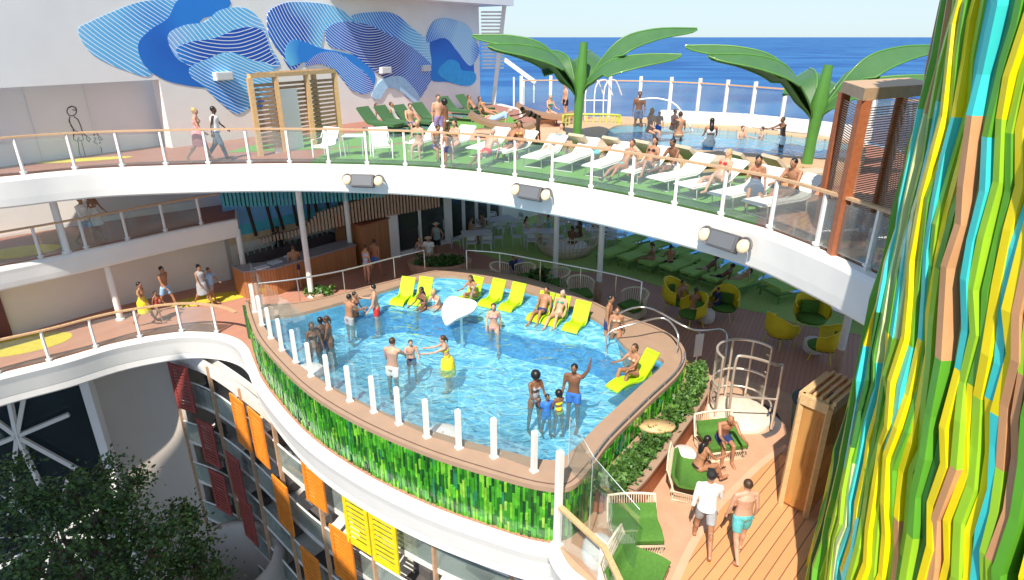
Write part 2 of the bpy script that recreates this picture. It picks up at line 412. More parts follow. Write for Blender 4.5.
    for wname, col in wear:
        m = MB(); g = .016; mt = CLO[col]
        if wname in ('shorts', 'trunks', 'trousers'):
            m.ball(pel+up*.015, (.152*F+(.008 if female else 0), .115*F, .115), 12, 8, M=M)
            for hp, kn, an, toe in legs:
                e = hp.lerp(kn, .48 if wname == 'trunks' else .66) if wname != 'trousers' else kn
                m.tube([hp+up*.03, hp.lerp(e, .5), e], [.10*(F*.6+.4), .097*(F*.5+.5), .088], 10)
                if wname == 'trousers': m.tube([kn, kn.lerp(an, .3), an], [.07, .07, .055], 10)
        elif wname == 'briefs':
            m.ball(pel+up*.0, (.15*F, .113*F, .085), 12, 8, M=M)
        elif wname == 'bikini':
            m.ball(pel-up*.01, (.158, .116, .07), 12, 8, M=M)
        elif wname == 'top':
            for sd in (-1, 1): m.ball(ch+X*sd*.066+fw*.09+up*.01, (.06, .052, .05), 8, 6, M=M)
            m.lathe([(1, -.02), (1.03, .0), (1, .02)], (0, 0, 0), 14); q = len(m.v)-42
            for i_ in range(q, len(m.v)): v_ = m.v[i_]; m.v[i_] = ch+M@Vector((v_.x*.155, v_.y*.112, v_.z))
        elif wname == 'swimsuit':
            m.ball(pel, (.160, .118, .10), 12, 8, M=M); m.ball(wst, (.128, .10, .16), 12, 8, M=M); m.ball(ch, (.153, .112, .11), 12, 8, M=M)
            for sd in (-1, 1):
                m.ball(ch+X*sd*.066+fw*.088, .057, 8, 6); m.tube([ch+X*sd*.07+fw*.1, nb+X*sd*.08+up*.04, ch+X*sd*.07-fw*.09], .014, 5)
        elif wname in ('shirt', 'tee', 'vest'):
            q_ = len(m.v); m.tube([(0, 0, z_) for z_ in (-.04, .12, .25, .36, .44, .485)], [.180*F, .163*F, .163*F, .178*F, .176*F, .12], 18)
            for i_ in range(q_, len(m.v)): v_ = m.v[i_]; m.v[i_] = pel+M@Vector((v_.x, v_.y*.78, v_.z))
            m.tube([nb-X*sw*.9-up*.05, nb-up*.01, nb+X*sw*.9-up*.05], [.056, .062, .056], 8)
            if wname != 'vest':
                for sp, e, w, hnd, dh in arms:
                    q = sp.lerp(e, .62); m.ball(sp, .058, 8, 6)
                    if wname == 'tee': m.tube([sp, q], [.066, .062], 9)
                    else: m.tube([sp, e, w.lerp(e, .15)], [.057, .048, .042], 9); m.ball(e, .048, 8, 6)
        elif wname in ('dress', 'skirt'):
            if wname == 'dress': m.ball(ch, (.155, .115, .13), 12, 8, M=M); m.ball(wst, (.135, .105, .15), 12, 8, M=M)
            av = (legs[0][1]+legs[1][1])/2; ctr = pel.lerp(av, .95)
            m.tube([pel+up*.1, pel, pel.lerp(av, .5), ctr], [.14, .19, .21, .235], 12)
        elif wname == 'hat':
            m.ball(hc+hup*.07, (.095, .105, .065), 12, 8, M=HM); c_ = hc+hup*.055
            m.tube([c_-hup*.006, c_+hup*.006], [.17, .165], 14); reg(m, 'hat', mt, 0); continue
        elif wname == 'cap':
            m.ball(hc+hup*.045-hfw*.01, (.09, .1, .085), 12, 8, M=HM); m.box(hc+hup*.05+hfw*.12, (.13, .1, .012), M=HM); reg(m, 'cap', mt, 0); continue
        nm = {'top': 'bikini_top', 'bikini': 'bikini_bottom', 'tee': 'tee_shirt'}.get(wname, wname)
        reg(m, nm, mt, (.012 if near else .022)*s, 1)
    return root
def bake_bodies():
    dg = bpy.context.evaluated_depsgraph_get(); dg.update(); res = []
    for o in BODIES:
        me = bpy.data.meshes.new_from_object(o.evaluated_get(dg), depsgraph=dg); res.append((o, me))
    for o, me in res:
        old = o.data; mt = old.materials[0]; o.modifiers.clear(); o.data = me
        me.materials.clear(); me.materials.append(mt)
        me.polygons.foreach_set('use_smooth', [True]*len(me.polygons)); me.update()
        bpy.data.meshes.remove(old)
    BODIES.clear()
PZ = {}
UD, MD, PF, SH = 5.8, 2.9, .40, 1.16     # upper deck, middle walkway, pool floor, pool shelf
def pp(u, v, z, zo=0, **k): return person(W(u, v, z)+Vector((0, 0, zo)), **k)
def people():
    T = 'top'; B = 'bikini'
    # ---- upper deck, left
    pp(203, 163, UD, head=10, pose='walk', skin=0, hair='blond', style='bun', wear=(('dress', 'pink'),), female=True, label='woman in a pink dress walking along the upper walkway')
    pp(221, 161, UD, head=10, pose='walkb', skin=3, hair='black', style='short', wear=(('vest', 'white'), ('trousers', 'denim')), female=True, label='woman in white top and dark jeans walking on the upper walkway')
    A1, A2 = UD+.0, .38
    pp(386, 131, UD, head=-20, pose='recl', seat=.4, skin=1, style='long', wear=((T, 'denim'), (B, 'denim')), female=True, label='leftmost sunbather reclining on the dark green loungers by the painted wall')
    pp(399, 131, UD, head=-20, pose='reclk', seat=.4, skin=1, wear=(('vest', 'grey'), ('shorts', 'grey')), label='sunbather in grey second from left under the painted wall')
    pp(411, 136, UD, head=-60, pose='sit', seat=.42, skin=0, wear=(('trunks', 'denim'),), label='bare chested man sitting upright on a dark green lounger by the wall', fat=1.1)
    pp(440, 146, UD, head=-70, pose='stand', skin=0, style='short', wear=(('shorts', 'purple'),), label='man in purple shorts standing beside the green loungers near the mural', h=1.8)
    pp(447, 147, UD, head=150, pose='talk', skin=2, hair='black', style='afro', wear=((T, 'white'), (B, 'white')), female=True, label='woman in white bikini standing with the man in purple shorts', h=1.65)
    pp(420, 157, UD, head=-100, pose='sit', seat=.36, skin=0, hair='blond', wear=(('swimsuit', 'green'),), female=True, fat=1.15, label='woman in a green swimsuit sitting on a white lounger')
    pp(436, 160, UD, head=-60, pose='sitf', seat=.36, skin=1, wear=(('trunks', 'navy'),), label='man in navy trunks leaning forward on a white lounger')
    pp(449, 169, UD, head=100, pose='stand', h=1.15, skin=1, wear=(('trunks', 'navy'),), label='small boy in navy trunks standing at the upper glass rail')
    pp(457, 157, UD, head=-120, pose='sit', seat=.36, skin=0, hair='brown', style='long', wear=((T, 'pink'), (B, 'pink')), female=True, label='woman in pink bikini sitting opposite the small boy')
    pp(476, 120, UD, head=-25, pose='recl', seat=.42, skin=1, wear=(('trunks', 'black'),), label='man in black trunks reclining on the green lounger at the end of the wall')
    pp(487, 122, UD, head=-25, pose='recl', seat=.42, skin=1, style='long', wear=((T, 'orange'), (B, 'orange')), female=True, label='woman in orange bikini reclining next to the man at the wall end')
    pp(497, 131, UD, head=170, pose='lie', seat=.45, skin=0, hair='grey', wear=(('tee', 'sky'), ('shorts', 'sky')), label='person in pale blue lying on a brown round daybed')
    pp(538, 145, UD, head=190, pose='bend', skin=1, hair='black', wear=(('swimsuit', 'black'),), female=True, label='woman in black swimsuit bending over beside the green palm sculpture')
    pp(565, 122, UD, head=200, pose='stand', skin=0, style='bald', wear=(('trunks', 'black'),), fat=1.1, label='bald man in black trunks standing by the rear rail')
    pp(549, 124, UD, head=-60, pose='sit', seat=.45, skin=0, hair='blond', style='long', wear=(('swimsuit', 'green'),), female=True, label='blond woman in green sitting on the rear brown daybed')
    pp(511, 158, UD, head=-115, pose='recl', seat=.36, skin=1, hair='black', wear=(('trunks', 'black'),), label='man in black trunks on a white lounger near the middle of the rail')
    pp(521, 158, UD, head=-125, pose='sit', seat=.36, skin=1, hair='brown', style='long', wear=((T, 'orange'), (B, 'navy')), female=True, label='woman leaning on the man in black trunks on the white lounger')
    pp(556, 160, UD, head=-130, pose='reclk', seat=.36, skin=0, hair='brown', style='tail', wear=(('swimsuit', 'floral'),), female=True, label='woman in floral swimsuit reclining left of the palm sculpture trunk')
    pp(598, 166, UD, head=170, pose='lie', seat=.36, skin=0, h=1.3, wear=(('trunks', 'teal'),), label='child lying flat across a white lounger right of the palm trunk')
    pp(647, 180, UD, head=-130, pose='reclk', seat=.36, skin=1, hair='black', style='long', wear=((T, 'black'), (B, 'black')), female=True, label='woman in black bikini with bent knees on a white lounger')
    pp(673, 183, UD, head=-150, pose='sitlong', seat=.36, skin=2, hair='black', style='short', wear=(('trunks', 'white'),), label='man in white trunks sitting with legs stretched on a white lounger')
    pp(487, 166, UD, head=-120, pose='recl', seat=.36, skin=0, hair='grey', wear=(('trunks', 'red'),), label='grey haired man in red trunks on a white lounger left of centre')
    pp(622, 181, UD, head=-135, pose='recl', seat=.36, skin=1, hair='brown', style='bun', wear=((T, 'teal'), (B, 'teal')), female=True, label='woman in teal bikini lying back right of the left palm sculpture')
    pp(716, 196, UD, head=-145, pose='reclk', seat=.36, skin=0, hair='blond', style='long', wear=((T, 'red'), (B, 'red')), female=True, label='blond woman in red bikini on a white lounger near the right end')
    # ---- upper pool
    pp(637, 136, UD, head=-100, pose='stand', skin=2, wear=(('shorts', 'denim'),), h=1.72, label='man in dark shorts standing at the edge of the upper pool')
    pp(648, 146, UD, head=-60, pose='sit', seat=.5, skin=0, hair='blond', style='long', wear=((T, 'tan'), (B, 'tan')), female=True, label='blond woman sitting on the upper pool edge')
    pp(657, 143, UD, head=-90, pose='stand', h=1.15, skin=0, wear=(('trunks', 'blue'),), label='small child in blue trunks at the upper pool edge')
    pp(671, 143, UD, head=-60, pose='sit', seat=.5, h=1.5, skin=0, wear=(('swimsuit', 'red'),), female=True, label='girl in a red swimsuit by the upper pool')
    pp(677, 152, UD, head=80, pose='sit', seat=.5, skin=1, hair='brown', style='bun', wear=((T, 'tan'), (B, 'tan')), female=True, label='woman seen from behind sitting at the upper pool edge')
    pp(708, 159, UD, head=80, pose='sit', seat=.45, skin=1, hair='black', style='long', wear=(('dress', 'white'),), female=True, label='woman with very long black hair sitting beside the upper pool')
    pp(741, 138, UD+.36, zo=-1.05, head=-80, pose='talk', skin=0, h=1.45, wear=(('trunks', 'grey'),), label='boy standing deep in the upper pool, left of a pair')
    pp(762, 139, UD+.36, zo=-1.0, head=170, pose='talk', skin=0, h=1.4, wear=((T, 'grey'), (B, 'grey')), female=True, label='girl standing deep in the upper pool facing the boy')
    pp(781, 147, UD+.36, zo=-.5, head=190, pose='reach', skin=2, h=1.45, wear=(('shorts', 'white'),), label='boy in white shorts reaching out in the upper pool')
    pp(752, 205, UD, head=-110, pose='seatside', seat=.36, skin=1, hair='black', style='long', wear=(('dress', 'denim'),), female=True, label='woman with long black hair in dark dress on a white lounger')
    pp(790, 210, UD, head=-150, pose='sitlong', seat=.36, skin=1, hair='black', wear=(('trunks', 'black'),), label='dark haired man in black trunks on the rightmost white lounger')
    # ---- left walkways
    pp(91, 246, MD, head=-10, pose='walk', skin=1, hair='black', wear=(('shirt', 'white'), ('shorts', 'sky')), label='man in open white shirt walking on the middle walkway')
    pp(101, 240, MD, head=-10, pose='walkb', skin=1, hair='black', style='long', wear=(('dress', 'white'),), female=True, label='woman in white dress beside the man on the middle walkway')
    pp(148, 326, 0, head=0, pose='walk', skin=1, hair='black', style='short', wear=(('dress', 'yellow'),), female=True, label='woman in a yellow dress walking on the lower walkway', h=1.68)
    pp(161, 322, 0, head=-10, pose='walkb', skin=1, hair='black', h=1.2, wear=(('swimsuit', 'red'),), female=True, label='little girl in red walking between her parents')
    pp(170, 311, 0, head=-10, pose='walk', skin=1, hair='black', wear=(('shorts', 'sky'),), label='bare chested man in pale blue shorts on the lower walkway', h=1.78)
    pp(206, 307, 0, head=-30, pose='walk', skin=1, hair='black', style='bun', wear=(('vest', 'grey'), ('skirt', 'grey')), female=True, label='woman in grey skirt carrying a bag on the lower walkway')
    pp(214, 303, 0, head=-10, pose='walkb', skin=1, hair='brown', h=1.45, wear=(('tee', 'sky'), ('shorts', 'grey')), label='child in pale blue tee behind the woman in grey skirt')
    # ---- bar
    person(W(274, 276, 0)+Vector((0, 1.15, 0)), head=-80, pose='talk', skin=2, hair='black', wear=(('tee', 'black'), ('trousers', 'black')), label='bartender in black shirt standing behind the wooden bar', h=1.85)
    pp(298, 287, 0, head=110, pose='walk', skin=1, wear=(('trunks', 'navy'),), label='bare backed man in navy trunks waiting at the bar', h=1.8)
    pp(368, 284, 0, head=60, pose='stand', skin=0, hair='brown', style='bun', wear=(('swimsuit', 'sky'),), female=True, label='woman in pale blue swimsuit strolling behind the pool', h=1.66)
    pp(377, 280, 0, head=70, pose='walkb', skin=1, wear=(('trunks', 'blue'),), label='man in bright blue trunks strolling with the woman in pale blue', h=1.78)
    pp(430, 264, 0, head=-100, pose='sit', seat=.45, skin=0, wear=(('hat', 'tan'), ('tee', 'white'), ('shorts', 'tan')), label='seated person in a straw hat behind the round planter')
    pp(438, 259, 0, head=-120, pose='hips', skin=1, wear=(('hat', 'tan'), ('vest', 'floral'), ('shorts', 'black')), label='standing person in a straw hat and black shorts near the cafe door')
    pp(422, 262, 0, head=-90, pose='sitf', seat=.45, skin=0, hair='blond', wear=((T, 'white'), (B, 'white')), female=True, label='blond woman in white sitting left of the two people in straw hats')
    # ---- cafe
    pp(470, 243, 0, head=0, pose='sit', seat=.46, skin=1, wear=(('shorts', 'denim'),), label='bare chested man sitting at the left cafe table')
    pp(484, 239, 0, head=-150, pose='sit', seat=.46, skin=1, hair='brown', style='tail', wear=((T, 'grey'), ('shorts', 'grey')), female=True, label='woman in grey sitting at the left cafe table')
    pp(525, 242, 0, head=-15, pose='sit', seat=.46, skin=0, hair='black', style='long', wear=(('dress', 'white'),), female=True, label='dark haired woman in white at the middle cafe table')
    pp(549, 240, 0, head=170, pose='sit', seat=.46, skin=1, wear=(('tee', 'teal'), ('shorts', 'grey')), label='person in teal tee at the middle cafe table')
    pp(571, 252, 0, head=60, pose='sit', seat=.4, skin=2, wear=(('trunks', 'black'),), label='bare backed man sitting inside the round wicker pod')
    pp(580, 244, 0, head=200, pose='sit', seat=.4, skin=2, hair='black', style='long', wear=((T, 'black'), (B, 'black')), female=True, label='woman in black sitting inside the round wicker pod')
    pp(592, 241, 0, head=0, pose='sit', seat=.46, skin=2, wear=(('trunks', 'black'),), label='man in black trunks at the cafe table right of the pod')
    pp(609, 241, 0, head=180, pose='sit', seat=.46, skin=2, hair='brown', style='tail', wear=((T, 'navy'), (B, 'navy')), female=True, label='woman in navy at the cafe table right of the pod')
    pp(513, 282, 0, head=-60, pose='sit', seat=.42, skin=1, h=1.55, hair='black', wear=(('tee', 'navy'), ('shorts', 'grey')), label='child in a navy tee sitting behind the yellow pool loungers')
    pp(519, 281, 0, head=-110, pose='sit', seat=.42, skin=0, h=1.6, hair='blond', wear=(('tee', 'purple'), ('shorts', 'navy')), label='blond child in a purple tee sitting behind the pool')
    pp(653, 270, 0, head=150, pose='sitlong', seat=.4, skin=1, hair='brown', style='tail', wear=((T, 'tan'), (B, 'tan')), female=True, label='woman in tan bikini on the shaded green lounger row')
    pp(669, 273, 0, head=100, pose='sit', seat=.4, skin=1, hair='black', wear=(('trunks', 'black'),), label='man in black trunks seen from behind on the shaded green row')
    pp(705, 280, 0, head=170, pose='recl', seat=.4, skin=2, hair='black', wear=(('trunks', 'tan'),), label='man in tan trunks reclining under the right fascia speaker')
    pp(720, 288, 0, head=150, pose='recl', seat=.4, skin=2, hair='black', wear=(('trunks', 'black'),), label='man in black trunks reclining on the nearer green row')
    pp(738, 290, 0, head=160, pose='recl', seat=.4, skin=0, hair='brown', style='long', wear=((T, 'white'), (B, 'white')), female=True, label='woman in white bikini reclining at the right end of the green row')
    pp(678, 312, 0, head=-60, pose='sit', seat=.44, skin=1, hair='black', wear=(('trunks', 'denim'),), label='man sitting in the tall yellow egg chair')
    pp(692, 322, 0, head=60, pose='sit', seat=.44, skin=1, hair='brown', style='tail', wear=((T, 'tan'), (B, 'tan')), female=True, label='woman in tan sitting with her back to the pool in a yellow chair')
    pp(716, 316, 0, head=190, pose='sit', seat=.44, skin=1, h=1.4, hair='black', wear=(('tee', 'navy'), ('shorts', 'navy')), label='child in navy sitting in the right yellow chair')
    # ---- pool
    G = PF
    pp(318, 377, G, head=-60, pose='talk', skin=2, hair='brown', style='long', wear=((T, 'black'), (B, 'black')), female=True, label='leftmost woman standing in the pool beside the white float')
    pp(327, 372, G, head=120, pose='talk', skin=3, hair='black', style='short', wear=(('trunks', 'navy'),), label='dark skinned man facing away at the left end of the pool')
    pp(334, 370, G, head=190, pose='talk', skin=2, hair='brown', style='tail', wear=((T, 'black'), (B, 'black')), female=True, label='woman right of the dark skinned man at the left end of the pool')
    pp(352, 346, G, head=60, pose='reach', skin=1, hair='black', wear=(('trunks', 'grey'),), label='bare backed man in grey trunks talking to the red trunks man', k=dict(sh=(40, 35), el=(50, 50)))
    pp(358, 338, G, head=-10, pose='talk', skin=1, hair='black', h=1.6, wear=((T, 'navy'), (B, 'navy')), female=True, label='woman in navy bikini between two men in the pool')
    pp(379, 337, G, head=190, pose='talk', skin=0, hair='black', wear=(('trunks', 'red'),), h=1.82, label='man in red trunks standing in the pool')
    pp(425, 322, SH-.5, head=-130, pose='sit', seat=.42, skin=2, hair='black', style='long', wear=((T, 'black'), (B, 'black')), female=True, label='woman in black bikini sitting on the pool shelf left of the white table')
    pp(441, 321, SH-.5, head=-130, pose='sitf', seat=.42, skin=0, hair='blond', style='bun', wear=((T, 'white'), (B, 'white')), female=True, label='blond woman in white bikini sitting on the pool shelf')
    pp(395, 402, G, head=70, pose='reach', skin=0, hair='brown', wear=(('trunks', 'white'),), h=1.85, k=dict(sh=(10, 45), el=(30, 20)), fat=1.08, label='bare backed man in white trunks in the middle of the pool')
    pp(413, 383, G, head=-70, pose='talk', skin=0, h=1.35, wear=(('trunks', 'navy'),), label='little boy in navy trunks standing by the man in white trunks')
    pp(449, 392, G, head=185, pose='reach', skin=0, hair='brown', style='tail', wear=(('swimsuit', 'yellow'), ('skirt', 'yellow')), female=True, label='woman in yellow swimsuit holding out both arms to the little boy')
    pp(494, 354, G, head=-90, pose='walk', skin=0, hair='brown', style='long', wear=((T, 'pink'), (B, 'pink')), female=True, label='woman in pink bikini wading alone in the pool')
    pp(606, 352, G+.15, head=-20, pose='stand', skin=1, hair='black', wear=(('trunks', 'navy'),), h=1.85, label='tall man in navy trunks holding hands near the pool steps')
    pp(614, 359, G+.15, head=-100, pose='walk', skin=1, hair='brown', style='bun', wear=((T, 'tan'), (B, 'tan')), female=True, label='woman in tan bikini beside the tall man near the pool steps')
    pp(534, 433, G, head=-60, pose='talk', skin=2, hair='black', style='afro', wear=(('swimsuit', 'grey'),), female=True, h=1.72, label='woman with an afro in a grey swimsuit')
    pp(546, 437, G, head=-70, pose='stand', skin=2, hair='black', h=1.2, wear=(('tee', 'blue'), ('trunks', 'blue')), label='boy in a blue rash vest next to the afro haired woman')
    pp(558, 438, G, head=120, pose='talk', skin=2, hair='black', style='afro', h=1.3, wear=(('swimsuit', 'yellow'),), female=True, label='girl in a yellow swimsuit seen from behind in the pool')
    pp(572, 430, G, head=-110, pose='wave', skin=2, hair='black', wear=(('trunks', 'blue'),), h=1.85, k=dict(sh=(165, 5), sab=(30, 8), el=(12, 20)), label='man in blue trunks waving with one arm raised')
    # ---- near deck
    pp(719, 454, 0, head=-85, pose='sitf', seat=.47, skin=1, style='bald', near=True, wear=(('shorts', 'navy'),), fat=1.05, h=1.8, label='bald bearded man in navy shorts sitting on a wicker daybed')
    pp(695, 486, 0, head=20, pose='seatside', seat=.47, skin=1, hair='black', style='long', near=True, wear=((T, 'black'), (B, 'black')), female=True, label='woman with long black hair sitting on the daybed beside the bald man')
    pp(701, 548, 0, head=75, pose='walk', skin=1, hair='black', near=True, wear=(('shirt', 'white'), ('shorts', 'grey'), ('cap', 'black')), h=1.86, k=dict(sh=(-8, 20), el=(20, 30)), label='man in loose white shirt and dark cap walking on the deck')
    pp(736, 557, 0, head=95, pose='walkb', skin=0, hair='brown', near=True, wear=(('shorts', 'teal'),), fat=1.18, h=1.82, k=dict(sh=(8, -6), el=(10, 22), th=(-12, 12), kn=(18, 4)), label='stocky bare backed man in turquoise shorts on the teak deck')
    bake_bodies()
# ================================================================ decks
def struct(m, name, mats, bevel=0): return tag(m.build(name, mats, bevel=bevel), kind='structure')
def fascia(edge, z_top, z_bot, out_top=.1, out_bot=0.0, lip=.06):
    """rounded white band in front of a deck edge; edge runs so that the opening is on the right-hand side"""
    m = MB(); rows = []
    prof = [(-.12, z_top+.012), (out_top, z_top+.012), (out_top+lip*.6, z_top-.03), (out_top+lip, z_top-.1), (out_top*.7+out_bot*.3+lip, z_top*.7+z_bot*.3), (out_top*.35+out_bot*.65+lip*.8, z_top*.3+z_bot*.7), (out_bot+lip*.6, z_bot+.05), (out_bot, z_bot), (-.12, z_bot)]
    for o, z in prof: rows.append(V3(off2(edge, -o), z))
    for a, b in zip(rows, rows[1:]): m.strip(a, b, 0, True)
    return m
# upper ring edge (left -> right), opening lies on its right-hand side (towards camera)
UEC = [(-19.5, 15.2), (-16.8, 16.9), (-14.9, 17.94), (-13.74, 18.81), (-12.28, 19.43), (-8.72, 19.95), (-5.52, 19.92), (-1.91, 19.11), (1.33, 17.02), (3.43, 15.11), (5.17, 12.99), (5.88, 11.23), (6.2, 9.95), (6.5, 8.4), (6.7, 6.8)]
UE = crv(V3(UEC, UD), 6)
WALL_A = Vector((-17.5, 15.9, 0)); WALL_B = Vector((-1.9, 38.8, 0)); wd = (WALL_B-WALL_A).normalized(); wn = Vector((wd.y, -wd.x, 0))  # towards +x
def ccw(pts):
    a = sum(p.x*q.y-q.x*p.y for p, q in zip(pts, pts[1:]+pts[:1])); return pts if a > 0 else pts[::-1]
ROUT = crv([W(*a, 1.35) for a in [(246, 300), (250, 322), (262, 345), (300, 385), (350, 418), (420, 450), (500, 476), (545, 487), (572, 486), (592, 466), (612, 440), (650, 402), (679, 374), (686, 356), (678, 340), (655, 326), (620, 314), (565, 289), (500, 272), (445, 269), (380, 283), (310, 300), (262, 304)]], 6, closed=True)
RINN = crv([W(*a, 1.25) for a in [(263, 322), (280, 347), (300, 368), (350, 399), (420, 430), (500, 453), (552, 464), (574, 452), (600, 426), (641, 388), (663, 367), (655, 359), (630, 353), (614, 337), (596, 322), (560, 304), (500, 287), (440, 278), (380, 294), (300, 316)]], 6, closed=True)
def shrink(pts, d):
    pts = ccw(pts); n = len(pts); out = []
    for i, p in enumerate(pts):
        t = pts[(i+1) % n]-pts[i-1]; t.z = 0; t.normalize(); out.append(p+Vector((-t.y, t.x, 0))*d)
    return out
POUT_IN = shrink(ROUT, .22)
def decks():
    far = [(14.6, 6.8), (14.8, 15), (14.2, 23), (13.0, 26.9), (10.9, 29.8), (8.2, 31.6), (4.3, 33.0), (1.4, 34.6), (-1.0, 40.5), (-3, 41), (-21, 16)]
    m = MB(); m.poly([(p.x, p.y) for p in UE]+far, UD-.82, UD)
    struct(m, 'upper_deck', [WHITE])
    struct(fascia(UE, UD, UD-.88, .10, .06), 'upper_deck_fascia', [WHITE])
    # floor finishes, each sheet 4 mm above the one below
    ins = off2(UE, .14)
    m = MB(); m.poly([(p.x, p.y) for p in ins]+[(14.3, 7), (14.5, 15), (13.9, 22.8), (12.7, 26.7), (10.7, 29.5), (8.1, 31.3), (4.3, 32.7), (1.3, 34.3), (-1.2, 39.5), (-3.0, 39.5), (-18.9, 16.0)], UD+.004, UD+.004, bottom=False, side=False)
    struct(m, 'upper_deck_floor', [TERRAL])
    i0 = min(range(len(UE)), key=lambda i: (UE[i]-Vector((-6.6, 20, UD))).length); i1 = min(range(len(UE)), key=lambda i: (UE[i]-Vector((5.2, 12.9, UD))).length)
    e = [p for p in off2(UE, .16)[i0:i1+1]]
    back = [W(775, 180, UD), W(700, 168, UD), W(640, 162, UD), W(600, 153, UD), W(560, 143, UD), W(500, 140, UD), W(430, 142, UD), W(330, 150, UD)]
    m = MB(); m.poly([(p.x, p.y) for p in e]+[(p.x, p.y) for p in back], UD+.008, UD+.008, bottom=False, side=False); struct(m, 'upper_turf', [TURF])
    m = MB(); pk = [W(430, 141.5, UD), W(500, 139.5, UD), W(560, 142.5, UD), W(598, 152, UD), W(590, 128, UD), W(560, 121, UD), W(520, 124, UD), W(470, 131, UD)]
    m.poly([(p.x, p.y) for p in pk], UD+.009, UD+.009, bottom=False, side=False); struct(m, 'upper_peach_floor', [PEACH])
    m = MB(); pk = [W(225, 165-12, UD), W(330, 149, UD), W(430, 140.5, UD), W(470, 130, UD), W(520, 122, UD), W(500, 112, UD), W(390, 130, UD), W(300, 138, UD), W(250, 146, UD)]
    m.poly([(p.x, p.y) for p in pk], UD+.010, UD+.010, bottom=False, side=False); struct(m, 'upper_turf_by_wall', [TURF])
    i2 = i1
    e2 = off2(UE, .16)[i1+1:]
    m = MB(); m.poly([(p.x, p.y) for p in e2]+[(14.2, 7.2), (14.2, 15), W(840, 190, UD).to_tuple()[:2], W(778, 184, UD).to_tuple()[:2]], UD+.012, UD+.012, bottom=False, side=False); struct(m, 'upper_teak_floor', [TEAKD])
    # ---- pool deck (z = 0) with the atrium opening
    E0 = [(-20.5, 12.2), (-17.2, 15.2), (-15.71, 16.62), (-14.5, 17.58), (-13.28, 18.77), (-11.7, 19.5), (-10.45, 19.45), (-9.35, 18.55), (-8.6, 17.6), (-7.62, 16.5), (-5.45, 14.15), (-2.9, 12.1), (-.85, 10.55), (.62, 9.5), (1.05, 9.1), (1.55, 8.5), (2.1, 7.4), (2.7, 5.0)]
    global E1; Ro_ = V3(shrink(ROUT, -.20), 0); E1 = crv(V3(E0[:7]+[(-9.45, 18.95), (-8.75, 18.15)], 0), 6)[:-1]+Ro_[10:44]+crv([Ro_[44]]+V3(E0[14:], 0), 6)
    pool_hole = [(p.x, p.y) for p in POUT_IN]
    m = MB(); outer = [(p.x, p.y) for p in E1]+[(15.2, 5), (15.2, 12), (13.6, 19), (11.2, 24.0), (8.3, 27.9), (5.3, 31.0), (2.4, 34.8), (1.6, 38.5), (-8, 38), (-13.5, 27.5), (-19, 18.5), (-23, 14)]
    m.poly(outer, -1.0, 0, holes=[pool_hole]); struct(m, 'pool_deck', [WHITE])
    struct(fascia(E1, 0, -1.08, .10, -.10, .05), 'pool_deck_fascia', [WHITE])
    ins = off2(E1, .12)
    m = MB(); m.poly([(p.x, p.y) for p in ins]+[(15, 5.2), (15, 12), (13.45, 18.9), (11.05, 23.9), (8.2, 27.75), (5.2, 30.85), (2.3, 34.65), (1.4, 38.3), (-7.8, 37.8), (-13.3, 27.3), (-18.8, 18.3), (-22.8, 13.8)], .004, .004, holes=[pool_hole], bottom=False, side=False)
    struct(m, 'pool_deck_floor', [TERRA])
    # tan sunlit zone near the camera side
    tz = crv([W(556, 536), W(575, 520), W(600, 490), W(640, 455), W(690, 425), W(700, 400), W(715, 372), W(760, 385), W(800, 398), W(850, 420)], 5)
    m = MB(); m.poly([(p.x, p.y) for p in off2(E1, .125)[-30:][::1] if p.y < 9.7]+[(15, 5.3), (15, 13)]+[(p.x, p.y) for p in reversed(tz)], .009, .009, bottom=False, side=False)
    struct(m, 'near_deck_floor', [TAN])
    bz = crv([W(655, 640), W(683, 575), W(700, 540), W(725, 505), W(765, 465), W(790, 448)], 5)
    m = MB(); m.poly([(14.5, 5.6)]+[(14.5, 12.4)]+[(p.x, p.y) for p in reversed(bz)], .015, .015, bottom=False, side=False); struct(m, 'teak_deck', [TEAK])
    m = MB(); A = V3(bz, .019); B = V3(off2(bz, .16), .019)
    m.strip(A, B); struct(m, 'teak_deck_border', [PEACH])
    # cafe turf + lounger turf
    m = MB(); t = crv([W(452, 242), W(470, 250), W(500, 260), W(540, 268), W(580, 272), W(620, 275), W(655, 285), W(700, 300), W(760, 313), W(800, 325)], 4)
    m.poly([(p.x, p.y) for p in t]+[(13.4, 18.8), (11.0, 23.8), (8.1, 27.65), (5.1, 30.75), (2.2, 34.5), (1.3, 35.2), (-.7, 33.0), (-3.1, 29.9)], .009, .009, bottom=False, side=False); struct(m, 'cafe_turf', [TURF2])
    # ---- middle walkway (left)
    ME = crv(V3([(-21.5, 12.4), (-16.04, 18.24), (-14.94, 19.39), (-13.77, 20.79), (-12.45, 22.37), (-10.95, 23.85)], MD), 6)
    m = MB(); m.poly([(p.x, p.y) for p in ME]+[(-12.0, 26.6), (-17.0, 23.2), (-22, 19)], MD-.55, MD); struct(m, 'middle_walkway', [WHITE])
    struct(fascia(ME, MD, MD-.72, .06, .0, .04), 'middle_walkway_fascia', [WHITE])
    m = MB(); m.poly([(p.x, p.y) for p in off2(ME, .12)]+[(-12.1, 26.5), (-17.0, 23.1), (-21.9, 18.9)], MD+.004, MD+.004, bottom=False, side=False); struct(m, 'middle_walkway_floor', [TERRAL])
